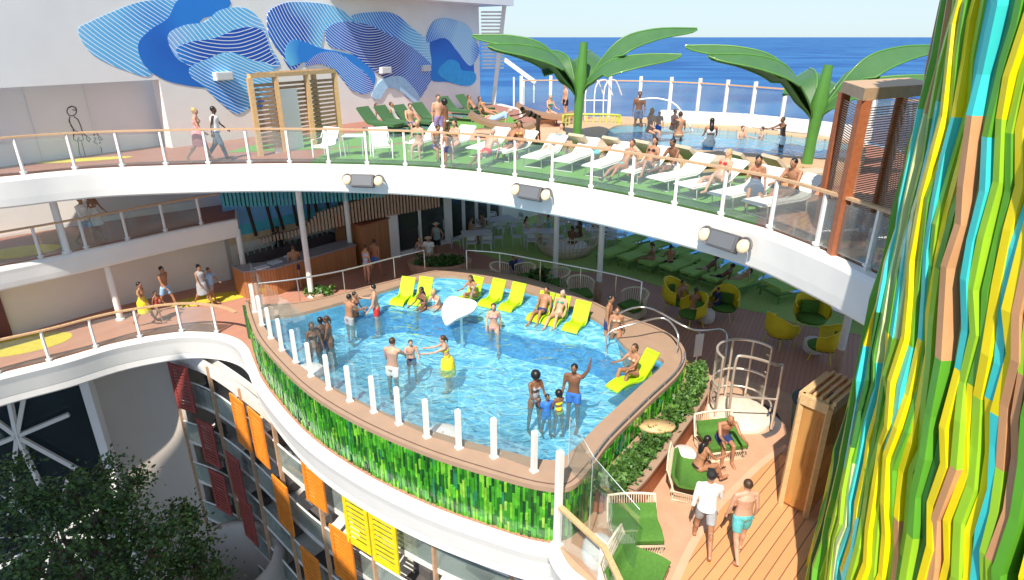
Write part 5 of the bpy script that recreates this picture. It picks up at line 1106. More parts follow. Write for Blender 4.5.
# ================================================================ left walls, bar, cafe
def interiors():
    def wall(pts, z0, z1, th, name, mt, label, cat='wall'):
        pts = [Vector((x, y, 0)) for x, y in pts]; b = off2(pts, th); m = MB(); m.poly([(p.x, p.y) for p in ccw(pts+b[::-1])], z0, z1)
        return tag(m.build(name, mt), label, cat)
    wall([(-23, 17.2), (-17, 22.7), (-12.3, 26.3), (-11.9, 26.9)], MD+.005, UD-.96, .2, 'corridor_wall', WALLW, 'white back wall of the middle walkway at left')
    wall([(-22.5, 13.9), (-17.6, 18.9), (-15.1, 21.9), (-12.0, 24.7), (-11.75, 26.0)], .01, MD-.56, .2, 'corridor_wall', BEIGEW, 'beige back wall of the lower walkway at left')
    m = MB(); a = W(-10, 340, .01); b = W(15, 336, .01); m.beam(a+Vector((.05, -.1, 1.1)), b+Vector((.02, -.1, 1.1)), .06, 2.2); tag(m.build('doorway', mat('door_maroon', (.12, .03, .03), .5)), 'dark maroon doorway at the far left of the lower walkway', 'door')
    # slim structural pillars
    pil = [(-14.35, 20.65, 0, MD-.5, 'white pillar on the lower walkway near the yellow floor patch'), (-14.9, 19.7, MD, UD-1, 'white pillar on the middle walkway left of the couple in white'), (-11.0, 23.9, 0, MD-.4, 'white pillar at the right end of the lower walkway'),
           (-7.98, 22.79, 0, 4.85, 'tall white pillar in front of the bar'), (-7.2, 26.3, 0, 4.85, 'white pillar with brown foot beside the bar counter'), (1.81, 24.31, 0, 4.85, 'white pillar behind the yellow pool loungers'), (3.39, 22.48, 0, 4.85, 'white pillar right of the wicker pod'),
           (10.03, 16.81, 0, 4.85, 'white pillar below the right end of the ring')]
    for x, y, z0, z1, lab in pil:
        t = thing('pillar', (x, y, z0), label=lab, cat='pillar', group='slim white pillars under the decks'); m = MB(); m.tube([(x, y, z0), (x, y, z1)], .11, 14); m.build('shaft', WHITE, t)
        m = MB(); m.lathe([(.15, 0), (.15, .75 if lab.find('brown') > 0 or x > 3 else .06), (.11, .8 if lab.find('brown') > 0 or x > 3 else .07)], (x, y, z0+.006), 14); m.build('foot', mat('pillar_foot', (.45, .28, .2), .6) if lab.find('brown') > 0 or x > 3 else WHITE, t)
    # panorama screen behind the bar: sky, sea, sand, palm trunks painted on it
    A = Vector((-11.75, 25.2, 0)); B = Vector((-6.6, 31.0, 0)); d = (B-A).normalized(); n_ = Vector((d.y, -d.x, 0))
    t = thing('beach_panorama', A, label='large wall picture of a palm beach above the bar', cat='wall picture')
    def rect(s0, s1, z0, z1, off, mt, nm):
        m = MB(); m.beam(A+d*s0+n_*(off-.02)+Vector((0, 0, (z0+z1)/2)), A+d*s1+n_*(off-.02)+Vector((0, 0, (z0+z1)/2)), .04, z1-z0); return m.build(nm, mt, t)
    L = (B-A).length
    rect(-.3, L, 1.42, 1.75, 0, mat('pic_sand', (.72, .54, .34), .7, .15, 2), 'sand_band'); rect(-.3, L, 1.75, 2.2, 0, mat('pic_sea', (.08, .55, .70), .5, .2, 2), 'sea_band'); rect(-.6, L+.6, .01, 1.415, 0, BEIGEW, 'lower_wall'); rect(-.3, L, 2.2, 4.84, 0, mat('pic_sky', (.20, .50, .90), .6, .2, .6), 'sky_band')
    m = MB()
    for s, lean in ((.9, -.5), (1.7, -.4), (2.2, -.7), (2.9, -.3), (3.5, .3), (4.0, -.5), (4.6, -.3), (5.3, -.6), (6.1, -.4), (6.8, -.5)):
        a = A+d*s+n_*.03+Vector((0, 0, 1.6)); m.tube(crv([a, a+d*lean*.3+Vector((0, 0, 1.2)), a+d*lean+Vector((0, 0, 3.2))], 4), [.07]*8+[.05], 5)
    m.build('palm_trunks', mat('pic_trunk', (.06, .04, .03), .7), t)
    m = MB(); pts = [A+d*s+n_*.05+Vector((0, 0, 4.2)) for s in (5.2, 5.8, 6.4, 7.0, 7.6)]; leaves(m, pts, 260, .8, .12, .6); m.build('palm_fronds', [PLANTL, mat('frond_yellow', (.35, .38, .06), .6)], t)
    # foliage picture wall right of it
    A2 = Vector((-7.3, 29.6, 0)); B2 = Vector((-5.6, 27.75, 0)); 
    t = thing('jungle_panorama', B2, label='wall picture of tropical leaves beside the bar cabinet', cat='wall picture')
    m = MB(); m.beam(A2+Vector((0, 0, 2.4)), B2+Vector((0, 0, 2.4)), .08, 4.8); m.build('panel', mat('jungle_base', (.03, .10, .10), .7, .5, 2), t)
    m = MB(); dd = (B2-A2).normalized(); nn = Vector((-dd.y, dd.x, 0))*(-1)
    if nn.y > 0: nn = -nn
    for _ in range(34):
        s = random.uniform(.05, 2.4); z = random.uniform(.4, 4.4); c = A2+dd*s+nn*.06+Vector((0, 0, z)); a = random.uniform(.2, 2.9); e = dd*math.cos(a)+Vector((0, 0, math.sin(a)))
        w_ = dd*math.sin(a)-Vector((0, 0, math.cos(a))); l = random.uniform(.5, 1.2)
        m.add([c, c+e*l*.5+w_*.09, c+e*l, c+e*l*.5-w_*.09], [(0, 1, 2, 3)], random.randrange(3))
    m.build('leaf_pattern', [PLANTL, mat('frond_yellow', (.35, .38, .06), .6), mat('jungle_mid', (.10, .22, .06), .6)], t)
    # hanging slat canopies
    def slats(path, z0f, z1, mt, nm, lab, pitch=.16):
        P = resample([Vector((x, y, 0)) for x, y in path], pitch); t_ = thing(nm, P[0]+Vector((0, 0, z1)), label=lab, cat='slat canopy'); m = MB()
        for i, p in enumerate(P): q = i/len(P); z0 = z0f(q); m.box((p.x, p.y, (z0+z1)/2), (.07, .22, z1-z0), rz=.6)
        m.build('slats', mt, t_); m = MB(); m.tube([p+Vector((0, .12, z1-.05)) for p in P[::3]], .05, 4); m.build('hanger_rail', DARKB, t_)
    def slats2(p0, p1, low, top, mt, nm, lab, pitch=.145):
        p0 = Vector((*p0, 0)); p1 = Vector((*p1, 0)); dd = (p1-p0).normalized(); nn = Vector((dd.y, -dd.x, 0))
        def prof(pts):
            q = [RP(u, v, p0, nn) for u, v in pts]; return sorted(((x-p0).dot(dd), x.z) for x in q)
        def ev(pr, s_):
            if s_ <= pr[0][0]: return pr[0][1]
            for (x0, y0), (x1, y1) in zip(pr, pr[1:]):
                if s_ <= x1: return y0+(y1-y0)*(s_-x0)/(x1-x0)
            return pr[-1][1]
        lo, hi = prof(low), prof(top); L_ = (p1-p0).length; t_ = thing(nm, p0+Vector((0, 0, 4.84)), label=lab, cat='slat canopy'); m = MB(); s_ = 0
        while s_ < L_:
            z0, z1 = ev(lo, s_), min(4.97, ev(hi, s_)); c = p0+dd*s_
            if z1 > z0+.05: m.box((c.x, c.y, (z0+z1)/2), (.085, .2, z1-z0), rz=math.atan2(dd.y, dd.x))
            s_ += pitch
        m.build('slats', mt, t_); m = MB(); m.tube([p0+nn*-.12+dd*(L_*k/12)+Vector((0, 0, min(4.85, ev(hi, L_*k/12)-.08))) for k in range(13)], .035, 5); m.build('hanger_rail', DARKB, t_)
    slats2((-11.2, 23.6), (-5.2, 25.0), [(228, 206), (262, 206), (300, 204), (340, 201), (374, 197)], [(228, 185), (374, 180)], TEAL, 'teal_slat_canopy', 'row of hanging teal slats under the ring at left')
    slats2((-10.6, 24.9), (-3.4, 28.0), [(258, 244), (314, 232), (360, 221), (447, 205)], [(258, 238), (302, 228), (318, 212), (371, 196), (390, 185), (447, 180)], mat('slat_tan', (.46, .31, .21), .6), 'tan_slat_canopy', 'row of hanging tan slats sloping above the bar')
    # bar counter
    F = [W(258, 303), W(300, 292), W(338, 277)]
    F = [Vector((-10.5, 22.6, 0)), Vector((-9.4, 23.0, 0)), Vector((-7.6, 25.2, 0)), Vector((-6.9, 26.0, 0))]
    Bk = [p+Vector((-.62, .55, 0)) for p in F]
    t = thing('bar_counter', F[0], label='long wooden bar counter with grey top', cat='bar counter')
    m = MB(); m.poly([(p.x, p.y) for p in ccw(F+Bk[::-1])], .01, 1.12); m.build('cabinet', plank_mat('bar_wood', (.36, .14, .05), (.50, .22, .09), 0, .1, (.15, .05, .02), axis=(7, 7, 0), sw=.1), t)
    m = MB(); m.poly([(p.x, p.y) for p in ccw([p+Vector((.06, -.06, 0)) for p in F]+[p-Vector((.06, -.06, 0)) for p in Bk[::-1]])], 1.12, 1.18); m.build('counter_top', mat('counter_grey', (.25, .25, .28), .35), t)
    t2 = thing('back_cabinet', (-6.4, 26.8, 0), label='taller wooden cabinet right of the bar', cat='cabinet')
    m = MB(); m.poly([(-6.8, 26.4), (-6.6, 26.2), (-5.6, 27.6), (-7.2, 28.9), (-8.2, 27.7)], .01, 1.9); m.build('body', MATS['bar_wood'], t2)
    m = MB(); m.poly([(-6.86, 26.34), (-6.6, 26.1), (-5.5, 27.62), (-7.2, 29.0), (-8.3, 27.7)], 1.9, 1.96); m.build('cabinet_top', WOODR, t2)
    t3 = thing('back_bar', (-10.8, 25.6, 0), label='dark back bar shelves with bottles under the beach picture', cat='shelf')
    m = MB(); m.beam((-11.5, 24.9, .5), (-8.6, 28.4, .5), .5, 1.0); m.build('cabinet', mat('backbar', (.10, .09, .10), .5), t3)
    for k in range(16): m = MB(); q = Vector((-11.4, 24.75, 1.01)).lerp(Vector((-8.7, 28.1, 1.01)), k/15); m.lathe([(.04, 0), (.04, .18), (.015, .24), (.015, .3), (.001, .3)], q, 6); m.build('bottle', mat('bottle', (.2, .3, .25), .2), t3)
    for i, (u, v, lab) in enumerate([(262, 268, 'white napkin stack at the left end of the bar'), (275, 263, 'pale tray lying on the bar in the middle'), (291, 256, 'pale tray lying on the bar behind the waiting man')]):
        p = W(u, v, 1.19); m = MB(); m.box(p+Vector((0, 0, .03)), (.5, .34, .05), rz=.8+i*.2); tag(m.build('bar_tray', mat('tray', (.55, .6, .68), .3)), lab, 'tray')
    # cafe front wall with glass doors
    wp = [Vector((-5.5, 27.6, 0)), Vector((-3.2, 29.8, 0)), Vector((-.66, 33.2, 0)), Vector((1.65, 35.5, 0)), Vector((2.4, 36.2, 0))]
    t = thing('cafe_facade', wp[0], label='white framed glass cafe front at the back of the pool deck', cat='shop front')
    def fr(a, b, z0, z1, w_=.14): m = MB(); m.beam(a+Vector((0, 0, z0)), a+Vector((0, 0, z1)), w_, .18, up=(0, 1, 0)); return m
    a, b = wp[0], wp[1]
    for k, w_ in ((0, .5), (.48, .12), (.98, .55)): fr(a.lerp(b, k), None, 0, 4.85, w_).build('frame_post', WHITE, t)
    m = MB(); m.beam(a+Vector((0, 0, 4.0)), b+Vector((0, 0, 4.0)), .12, .16); m.beam(a+Vector((0, 0, .1)), b+Vector((0, 0, .1)), .12, .18); m.build('frame_rail', WHITE, t)
    for k0, k1 in ((.05, .46), (.5, .93)): m = MB(); m.beam(a.lerp(b, k0)+Vector((0, 0, 2.1)), a.lerp(b, k1)+Vector((0, 0, 2.1)), .03, 3.7); gd = m.build('glass_door', GLASSD, t); m = MB(); q = a.lerp(b, k1-.04)+Vector((.08, -.08, 1.05)); m.tube([q-Vector((0, 0, .25)), q+Vector((0, 0, .25))], .025, 6); m.build('door_handle', STEEL, gd)
    a, b = wp[1], wp[2]
    for k in range(5): fr(a.lerp(b, .04+k*.24), None, 0, 4.85, .2).build('frame_post', WHITE, t)
    for k in range(4): m = MB(); m.beam(a.lerp(b, .07+k*.24)+Vector((0, 0, 2.3)), a.lerp(b, .25+k*.24)+Vector((0, 0, 2.3)), .03, 4.2); m.build('glass_pane', GLASSD, t)
    m = MB(); m.beam(a+Vector((0, 0, .1)), b+Vector((0, 0, .1)), .12, .18); m.build('frame_rail', WHITE, t)
    m = MB(); m.beam(wp[2]+Vector((0, 0, 2.4)), wp[4]+Vector((0, 0, 2.4)), .2, 4.8); m.build('solid_wall', WALLW, t)
    m = MB(); off = Vector((-2.4, 2.0, 0)); m.beam(wp[0]+off+Vector((0, 0, 2.4)), wp[2]+off+Vector((0, 0, 2.4)), .2, 4.8); m.build('inner_wall', mat('cafe_inside', (.16, .11, .08), .6, .3, 1), t)
    # sea rail at pool deck level
    base = [Vector((2.3, 34.7, 0)), Vector((5.2, 30.9, 0)), Vector((8.2, 27.8, 0)), Vector((11.1, 23.9, 0)), Vector((13.5, 18.9, 0)), Vector((14.9, 12, 0))]
    railing(base, 1.05, 'sea_railing', 'glass rail of the pool deck with the sea behind it, under the ring', step=2.2, rail=WHITE, post_h=1.1)
    # wicker pod
    c = W(566, 252, 0); t = thing('wicker_pod', c, label='round open wicker pod with seats on the cafe turf', cat='seating pod'); wk = mat('wicker_cream', (.60, .50, .36), .6, .1, 20)
    m = MB()
    for k in range(44):
        a = -.9*PI+k*1.75*PI/43; pr = [Vector((math.cos(a)*r, math.sin(a)*r, z)) for r, z in ((1.15, .05), (1.5, .6), (1.62, 1.2), (1.5, 1.9), (1.15, 2.4))]
        if abs(a+PI/2) < .0: continue
        top = 5 if math.sin(a) > -.2 else 3
        m.tube([c+p for p in crv(pr[:top], 2)], .022, 4)
    for r, z in ((1.5, .6), (1.62, 1.1)): m.tube([c+Vector((math.cos(-.9*PI+k*1.75*PI/30)*r, math.sin(-.9*PI+k*1.75*PI/30)*r, z)) for k in range(31)], .03, 5)
    m.build('basket', wk, t); m = MB(); m.lathe([(.01, .02), (1.15, .02), (1.15, .3), (.01, .3)], c, 22); m.build('base', wk, t)
    m = MB(); m.lathe([(.01, .3), (1.0, .3), (1.0, .4), (.01, .4)], c, 22); m.build('cushion', CREAM, t)
    # dining tables and chairs
    def dtable():
        t = thing('cafe_table', (0, 0, 0), cat='table'); m = MB(); m.box((0, 0, .74), (1.5, .8, .04)); m.build('table_top', GRYL, t, world=False)
        for sx in (-1, 1):
            for sy in (-1, 1): m = MB(); m.box((sx*.68, sy*.34, .36), (.05, .05, .72)); m.build('leg', GRYL, t, world=False)
        return t
    def dchair():
        t = thing('cafe_chair', (0, 0, 0), cat='chair'); m = MB(); m.box((0, 0, .45), (.44, .42, .035)); m.build('seat', GRYL, t, world=False)
        m = MB(); m.tube(crv([Vector((-.22, .2, .45)), Vector((-.22, .26, .85)), Vector((.22, .26, .85)), Vector((.22, .2, .45))], 3), .02, 5); m.box((0, .25, .74), (.4, .02, .2)); m.build('backrest', GRYL, t, world=False)
        for sx in (-1, 1):
            for sy in (-1, 1): m = MB(); m.tube([(sx*.19, sy*.18, .44), (sx*.23, sy*.22, 0)], .016, 5); m.build('leg', GRYL, t, world=False)
        return t
    T0 = dtable(); C0 = dchair(); T0['group'] = 'grey cafe tables on the turf'; C0['group'] = 'grey cafe chairs on the turf'; first = [True]
    tabs = [(477, 247, .15, 'left grey cafe table near the glass front'), (538, 245, 0, 'middle grey cafe table with three people'), (600, 243, 0, 'right grey cafe table beyond the wicker pod'), (500, 232, .5, 'empty grey cafe table at the back left'), (563, 228, .3, 'empty grey cafe table at the back right')]
    k = 0
    for i, (u, v, rz, lab) in enumerate(tabs):
        o = T0 if i == 0 else dup(T0); c = W(u, v); o.location = c; o.rotation_euler = (0, 0, rz); o['label'] = lab
        for dx, dy, a in ((-1.05, 0, 90), (1.05, 0, -90), (-.35, -.65, 180), (.4, -.65, 180), (0, .65, 0)):
            ch = C0 if k == 0 else dup(C0); v_ = Vector((dx, dy, 0)); v_.rotate(Matrix.Rotation(rz, 3, 'Z')); ch.location = c+v_; ch.rotation_euler = (0, 0, rad(a)+rz)
            side = {(-1.05, 0): 'left end', (1.05, 0): 'right end', (-.35, -.65): 'near side left', (.4, -.65): 'near side right', (0, .65): 'far side'}[(dx, dy)]
            ch['label'] = 'grey chair, %s, of the %s' % (side, lab.replace('grey ', '').split(' near the')[0].split(' with')[0].split(' beyond')[0].replace(' at the', '')); k += 1
    # green loungers under the ring
    G0 = padded_lounger(GCUSHL, mat('frame_green', (.16, .32, .08), .6), .36, .72, back=.16); G0['group'] = 'green padded loungers in two rows on the shaded turf'; k = 0
    rowA = [(608, 262), (629, 266), (650, 271), (671, 276), (692, 281), (714, 287), (735, 293)]; rowB = [(628, 249), (652, 255), (677, 261), (702, 267)]
    for i, (u, v) in enumerate(rowA):
        o = G0 if k == 0 else dup(G0); k += 1; o.location = W(u, v); o.rotation_euler = (0, 0, rad(38-90)); o['label'] = '%s green padded lounger from the left in the nearer shaded row' % ORD[i]
    for i, (u, v) in enumerate(rowB):
        o = dup(G0); o.location = W(u, v); o.rotation_euler = (0, 0, rad(38-90)); o['label'] = '%s green padded lounger from the left in the farther shaded row' % ORD[i]
    o = dup(G0, W(778, 298), rad(20-90), 'wide green daybed at the right end of the shaded rows'); o.scale = (1.6, 1.1, 1.3)
    # yellow egg chairs
    def egg():
        t = thing('egg_chair', (0, 0, 0), cat='chair'); m = MB(); A_ = []; 
        for i in range(9):
            th = -1.9+i*3.8/8; row = []
            for r, z in ((.18, .36), (.40, .42), (.50, .62), (.50, .85+.32*max(0, math.cos(th))), ):
                row.append(Vector((r*math.sin(th), r*math.cos(th), z)))
            A_.append(row)
        n = 4; vs = [p for r in A_ for p in r]; m.add(vs, [(i*n+j, i*n+j+1, (i+1)*n+j+1, (i+1)*n+j) for i in range(8) for j in range(3)], 0, True)
        vs2 = [p*1.0+Vector((p.x*.07, p.y*.07, -.02)) for p in vs]; m.add(vs2, [((i+1)*n+j, (i+1)*n+j+1, i*n+j+1, i*n+j) for i in range(8) for j in range(3)], 0, True)
        m.tube([r[-1] for r in A_], .03, 6); m.build('shell', YEL, t, world=False)
        m = MB(); m.lathe([(.01, .36), (.42, .38), (.44, .46), (.38, .5), (.01, .5)], (0, 0, 0), 16); m.box((0, .30, .70), (.5, .12, .36)); m.build('cushion', GCUSH, t, world=False)
        for sx in (-1, 1):
            for sy in (-1, 1): m = MB(); m.tube([(sx*.25, sy*.22, .4), (sx*.36, sy*.32, 0)], .018, 5); m.build('leg', YEL, t, world=False)
        return t
    E0 = egg(); E0['group'] = 'yellow egg shaped chairs with green cushions'
    for i, (u, v, a, s, lab) in enumerate([(676, 312, -220, 1.1, 'tall yellow egg chair with a man sitting in it'), (690, 325, 20, 1.0, 'yellow egg chair turned away from the pool, seen from behind'), (722, 318, -80+180-40, 1.0, 'yellow egg chair holding a child in navy'),
                                           (779, 345, 200, 1.05, 'empty yellow egg chair facing right in the middle of the brown deck'), (808, 331, 80, 1.15, 'empty yellow egg chair facing the pool with a thick green cushion'), (820, 358, -30, 1.05, 'yellow egg chair seen from behind next to the white pillar')]):
        o = E0 if i == 0 else dup(E0); o.location = W(u, v); o.rotation_euler = (0, 0, rad(a-90)); o.scale = (s, s, s); o['label'] = lab
    # white pouf tables
    def pouf(p, s, lab):
        t = thing('round_pouf', p, label=lab, cat='pouf', group='white round poufs'); m = MB(); m.lathe([(.01, 0), (.24*s, .0), (.30*s, .08), (.32*s, .25*s), (.30*s, .42*s), (.25*s, .47*s), (.01, .48*s)], p, 20); m.build('body', mat('pouf_white', (.72, .68, .66), .7, .1, 30), t)
        m = MB(); m.lathe([(.322*s, .22*s), (.33*s, .24*s), (.322*s, .26*s)], p, 20); m.build('seam', GRYL, t)
    pouf(W(705, 322), 1.0, 'white pouf among the yellow egg chairs'); pouf(W(812, 352), 1.0, 'white pouf beside the right yellow egg chairs')
    pouf(W(682, 467), 1.0, 'white pouf against the planter between two daybeds'); pouf(W(598, 562), 1.05, 'white pouf at the foot of the corner glass')
    # woven armchairs behind the pool
    def woven():
        t = thing('woven_chair', (0, 0, 0), cat='chair'); m = MB()
        for k in range(22): a = -.1+k*(PI+.2)/21; m.tube([(.38*math.cos(a), .36*math.sin(a), .1), (.46*math.cos(a), .46*math.sin(a), .78+.1*math.sin(a))], .014, 4)
        m.tube([(.46*math.cos(a), .46*math.sin(a), .78+.1*math.sin(a)) for a in [-.1+k*(PI+.2)/21 for k in range(22)]], .03, 6); m.build('woven_back', IVORY, t, world=False)
        m = MB(); m.box((0, -.02, .38), (.70, .68, .14)); m.build('cushion', GCUSH, t, world=False, bevel=.03)
        m = MB(); m.box((0, -.02, .16), (.66, .64, .24)); m.build('base', IVORY, t, world=False); return t
    V0 = woven(); V0['group'] = 'woven armchairs with green cushions behind the pool'
    for i, (u, v, a, lab) in enumerate([(503, 287, 160, 'woven armchair left of the two children behind the pool'), (522, 288, 30, 'woven armchair with the blond child behind the pool'), (556, 293, 20, 'woven armchair beside the white pillar behind the pool'), (580, 303, 100, 'woven armchair right of the pillar, back towards the cafe'), (632, 316, 40, 'woven armchair near the pool steps')]):
        o = V0 if i == 0 else dup(V0); o.location = W(u, v); o.rotation_euler = (0, 0, rad(a-90)); o.scale = (1.15, 1.15, 1.1); o['label'] = lab
    p = W(558, 296)+Vector((-.8, 0, 0)); t = thing('potted_plant', p, label='dark potted plant at the foot of the white pillar behind the pool', cat='plant')
    m = MB(); m.lathe([(.2, 0), (.28, .35), (.01, .35)], p, 12); m.build('pot', DARKB, t); m = MB(); leaves(m, [p+Vector((0, 0, .35))], 240, .3, .16, .7); m.build('foliage', [PLANT, PLANTL], t)
# ================================================================ near sun deck furniture
def near_deck():
    def daybed(back=True):
        t = thing('rope_daybed', (0, 0, 0), cat='daybed'); w = .72
        # seat box: rope skirt
        m = MB()
        for (a, b) in (((-w, -.62), (w, -.62)), ((w, -.62), (w+.0, .62)), ((-w, .62), (-w, -.62))):
            a, b = Vector((*a, 0)), Vector((*b, 0)); n = int((b-a).length/.075)
            for k in range(n+1): q = a.lerp(b, k/n); m.tube([q*.93+Vector((0, 0, .05)), q+Vector((0, 0, .34))], .012, 4)
        m.build('rope_skirt', IVORY, t, world=False)
        m = MB(); fr = lambda pts, r=.035: m.tube(pts, r, 7, closed=True)
        fr([(-w, -.64, .35), (w, -.64, .35), (w, .64, .35), (-w, .64, .35)]); fr([(-w*.93, -.58, .04), (w*.93, -.58, .04), (w*.93, .58, .04), (-w*.93, .58, .04)], .03); m.build('seat_frame', IVORY, t, world=False)
        m = MB(); n = 20
        A_ = crv([Vector((-w, .55, .35)), Vector((-w, .72, .75)), Vector((-w*.97, .86, 1.02))], 3); m.tube(A_, .035, 7); m.tube([Vector((-p.x, p.y, p.z)) for p in A_], .035, 7)
        top = [Vector((x*w, .86+.03*(1-x*x), 1.02+.04*(1-x*x))) for x in (-1, -.5, 0, .5, 1)]; m.tube(top, .04, 7)
        for k in range(1, n): x = -w+2*w*k/n; m.tube([(x, .60, .36), (x, .74, .75), (x, .87, 1.03)], .013, 4)
        m.build('rope_back', IVORY, t, world=False)
        m = MB(); pr = crv([Vector((0, y, z)) for y, z in [(-.66, .44), (-.3, .50), (.25, .48), (.50, .56), (.70, .86)]], 3)
        m.sheet([p+Vector((-w*.95, 0, 0)) for p in pr], [p+Vector((w*.95, 0, 0)) for p in pr], .12); m.build('cushion', GCUSH, t, world=False, bevel=.02)
        cu = [c_ for c_ in t.children if c_.name.startswith('cushion')][0]; m = MB()
        for p in (pr[5], pr[9]): m.tube([p+Vector((-w*.95, 0, .008)), p+Vector((w*.95, 0, .008))], .008, 4)
        m.build('cushion_seam', GCUSHD, cu, world=False)
        return t
    D0 = daybed(); D0['group'] = 'cream rope daybeds with green cushions on the sun deck'
    for i, (u, v, a, s, lab) in enumerate([(634, 543, 92, .70, 'empty cream rope daybed with green cushion facing the camera beside the planter'), (689, 490, 162, .72, 'cream rope daybed on which the black haired woman sits'), (719, 452, 100, .72, 'cream rope daybed on which the bald man sits'), (636, 592, 150, .78, 'green cushioned daybed cut off by the bottom edge')]):
        o = D0 if i == 0 else dup(D0); o.location = W(u, v); o.rotation_euler = (0, 0, rad(a-90)); o.scale = (s, s*.84, s*1.12); o['label'] = lab
    # circular platform with tubular steel gate
    c = W(738, 416); t = thing('lift_gate', c, label='curved tubular steel gate enclosure on a round cream base beside the planter', cat='gate')
    m = MB(); m.lathe([(.01, .16), (.8, .16), (.85, .12), (.85, .0)], c, 30); m.build('round_base', mat('cream_base', (.74, .64, .52), .5), t)
    tb = MB()
    def arc(r, a0, a1, z, n=14): return [c+Vector((r*math.cos(rad(a0+(a1-a0)*k/n)), r*math.sin(rad(a0+(a1-a0)*k/n)), z)) for k in range(n+1)]
    for z in (1.05, 1.95): tb.tube(arc(.78, 20, 200, z), .035, 7)
    for z in (.5, ): tb.tube(arc(.78, -40, 200, z), .028, 6)
    for a in (200, 150, 100, 60, 20): p = c+Vector((math.cos(rad(a)), math.sin(rad(a)), 0))*.78; tb.tube([p+Vector((0, 0, .1)), p+Vector((0, 0, 1.95 if a > 90 or a == 20 else 1.95))], .035, 7)
    tb.tube(crv([c+Vector((-.55, -.75, .1)), c+Vector((-.6, -.75, 2.0)), c+Vector((-.4, -.75, 2.25)), c+Vector((.45, -.75, 2.0)), c+Vector((.6, -.75, 1.85)), c+Vector((.6, -.75, .1))], 4), .035, 7)
    tb.tube([c+Vector((-.58, -.75, 1.1)), c+Vector((.6, -.75, 1.0))], .028, 6)
    tb.build('tube_frame', mat('warm_steel', (.72, .62, .52), .3, .05, 8, metal=.6), t)
    m = MB(); m.strip(arc(.77, 20, 200, .25), arc(.77, 20, 200, 1.9), 0, True); m.build('curved_glass', GLASSP, t)
    m = MB(); 
    for k in range(30): a = rad(-70+k*3.4); p = c+Vector((1.1*math.cos(a), 1.1*math.sin(a), .025)); q = c+Vector((.93*math.cos(a), .93*math.sin(a), .025)); m.beam(p, q, .03, .02)
    m.build('drain_grille', DARKB, t)
    m = MB(); p = W(699, 368); m.box(p+Vector((-.1, 0, .8)), (.28, .03, .75), rz=.3); m.tube([p+Vector((-.1, .05, 0)), p+Vector((-.1, .05, 1.2))], .02, 6); o = m.build('notice_board', WHITE); tag(o, 'small blank white board on a pole behind the planter', 'sign')
    # orange mesh cabana with pergola top
    a = W(780, 504); b = W(805, 518); c2 = b+Vector((.95, .85, 0)); d = a+Vector((.95, .85, 0)); hg = 2.75
    t = thing('pergola_cabana', a, label='narrow timber cabana with orange translucent mesh and slatted top beside the strip tower', cat='cabana')
    for p in (a, b, d): m = MB(); m.box(p+Vector((0, 0, hg/2)), (.1, .1, hg), rz=-.2); m.build('post', WOODL, t)
    m = MB()
    for p, q in ((a, b), (b, c2), (c2, d), (d, a)): m.beam(p+Vector((0, 0, hg)), q+Vector((0, 0, hg)), .14, .22)
    m.build('top_frame', WOODL, t)
    m = MB()
    for k in range(1, 6): m.beam(a.lerp(b, k*.24-.08)+Vector((0, 0, hg+.14)), d.lerp(c2, k*.24-.08)+Vector((0, 0, hg+.14)), .06, .08)
    m.build('pergola_slats', WOODL, t)
    mm = glass_mat('orange_mesh', (.95, .80, .56), .1, .32, (.85, .48, .18))
    for p, q in ((a, b), (a, d), (b, c2)): m = MB(); m.beam(p+Vector((0, 0, hg/2)), q+Vector((0, 0, hg/2)), .02, hg-.25); m.build('mesh_panel', mm, t)
    m = MB(); cc = W(822, 402, .9); cc.z = 0; m.lathe([(.6, .0), (.68, .8), (.72, .9), (.62, .9), (.6, .8), (.01, .8)], cc, 26); tag(m.build('round_tub', mat('drum', (.03, .06, .05), .6)), 'dark green round tub standing behind the orange mesh cabana', 'tub')
    p = a.lerp(b, .5)+(d-a)*.4; m = MB(); m.tube(crv([p+Vector((-.12, 0, 0)), p+Vector((-.12, 0, 2.0)), p+Vector((0, 0, 2.25)), p+Vector((.12, 0, 2.0)), p+Vector((.12, 0, 1.7))], 4), .045, 7); m.build('shower_pipe', CREAM, t)
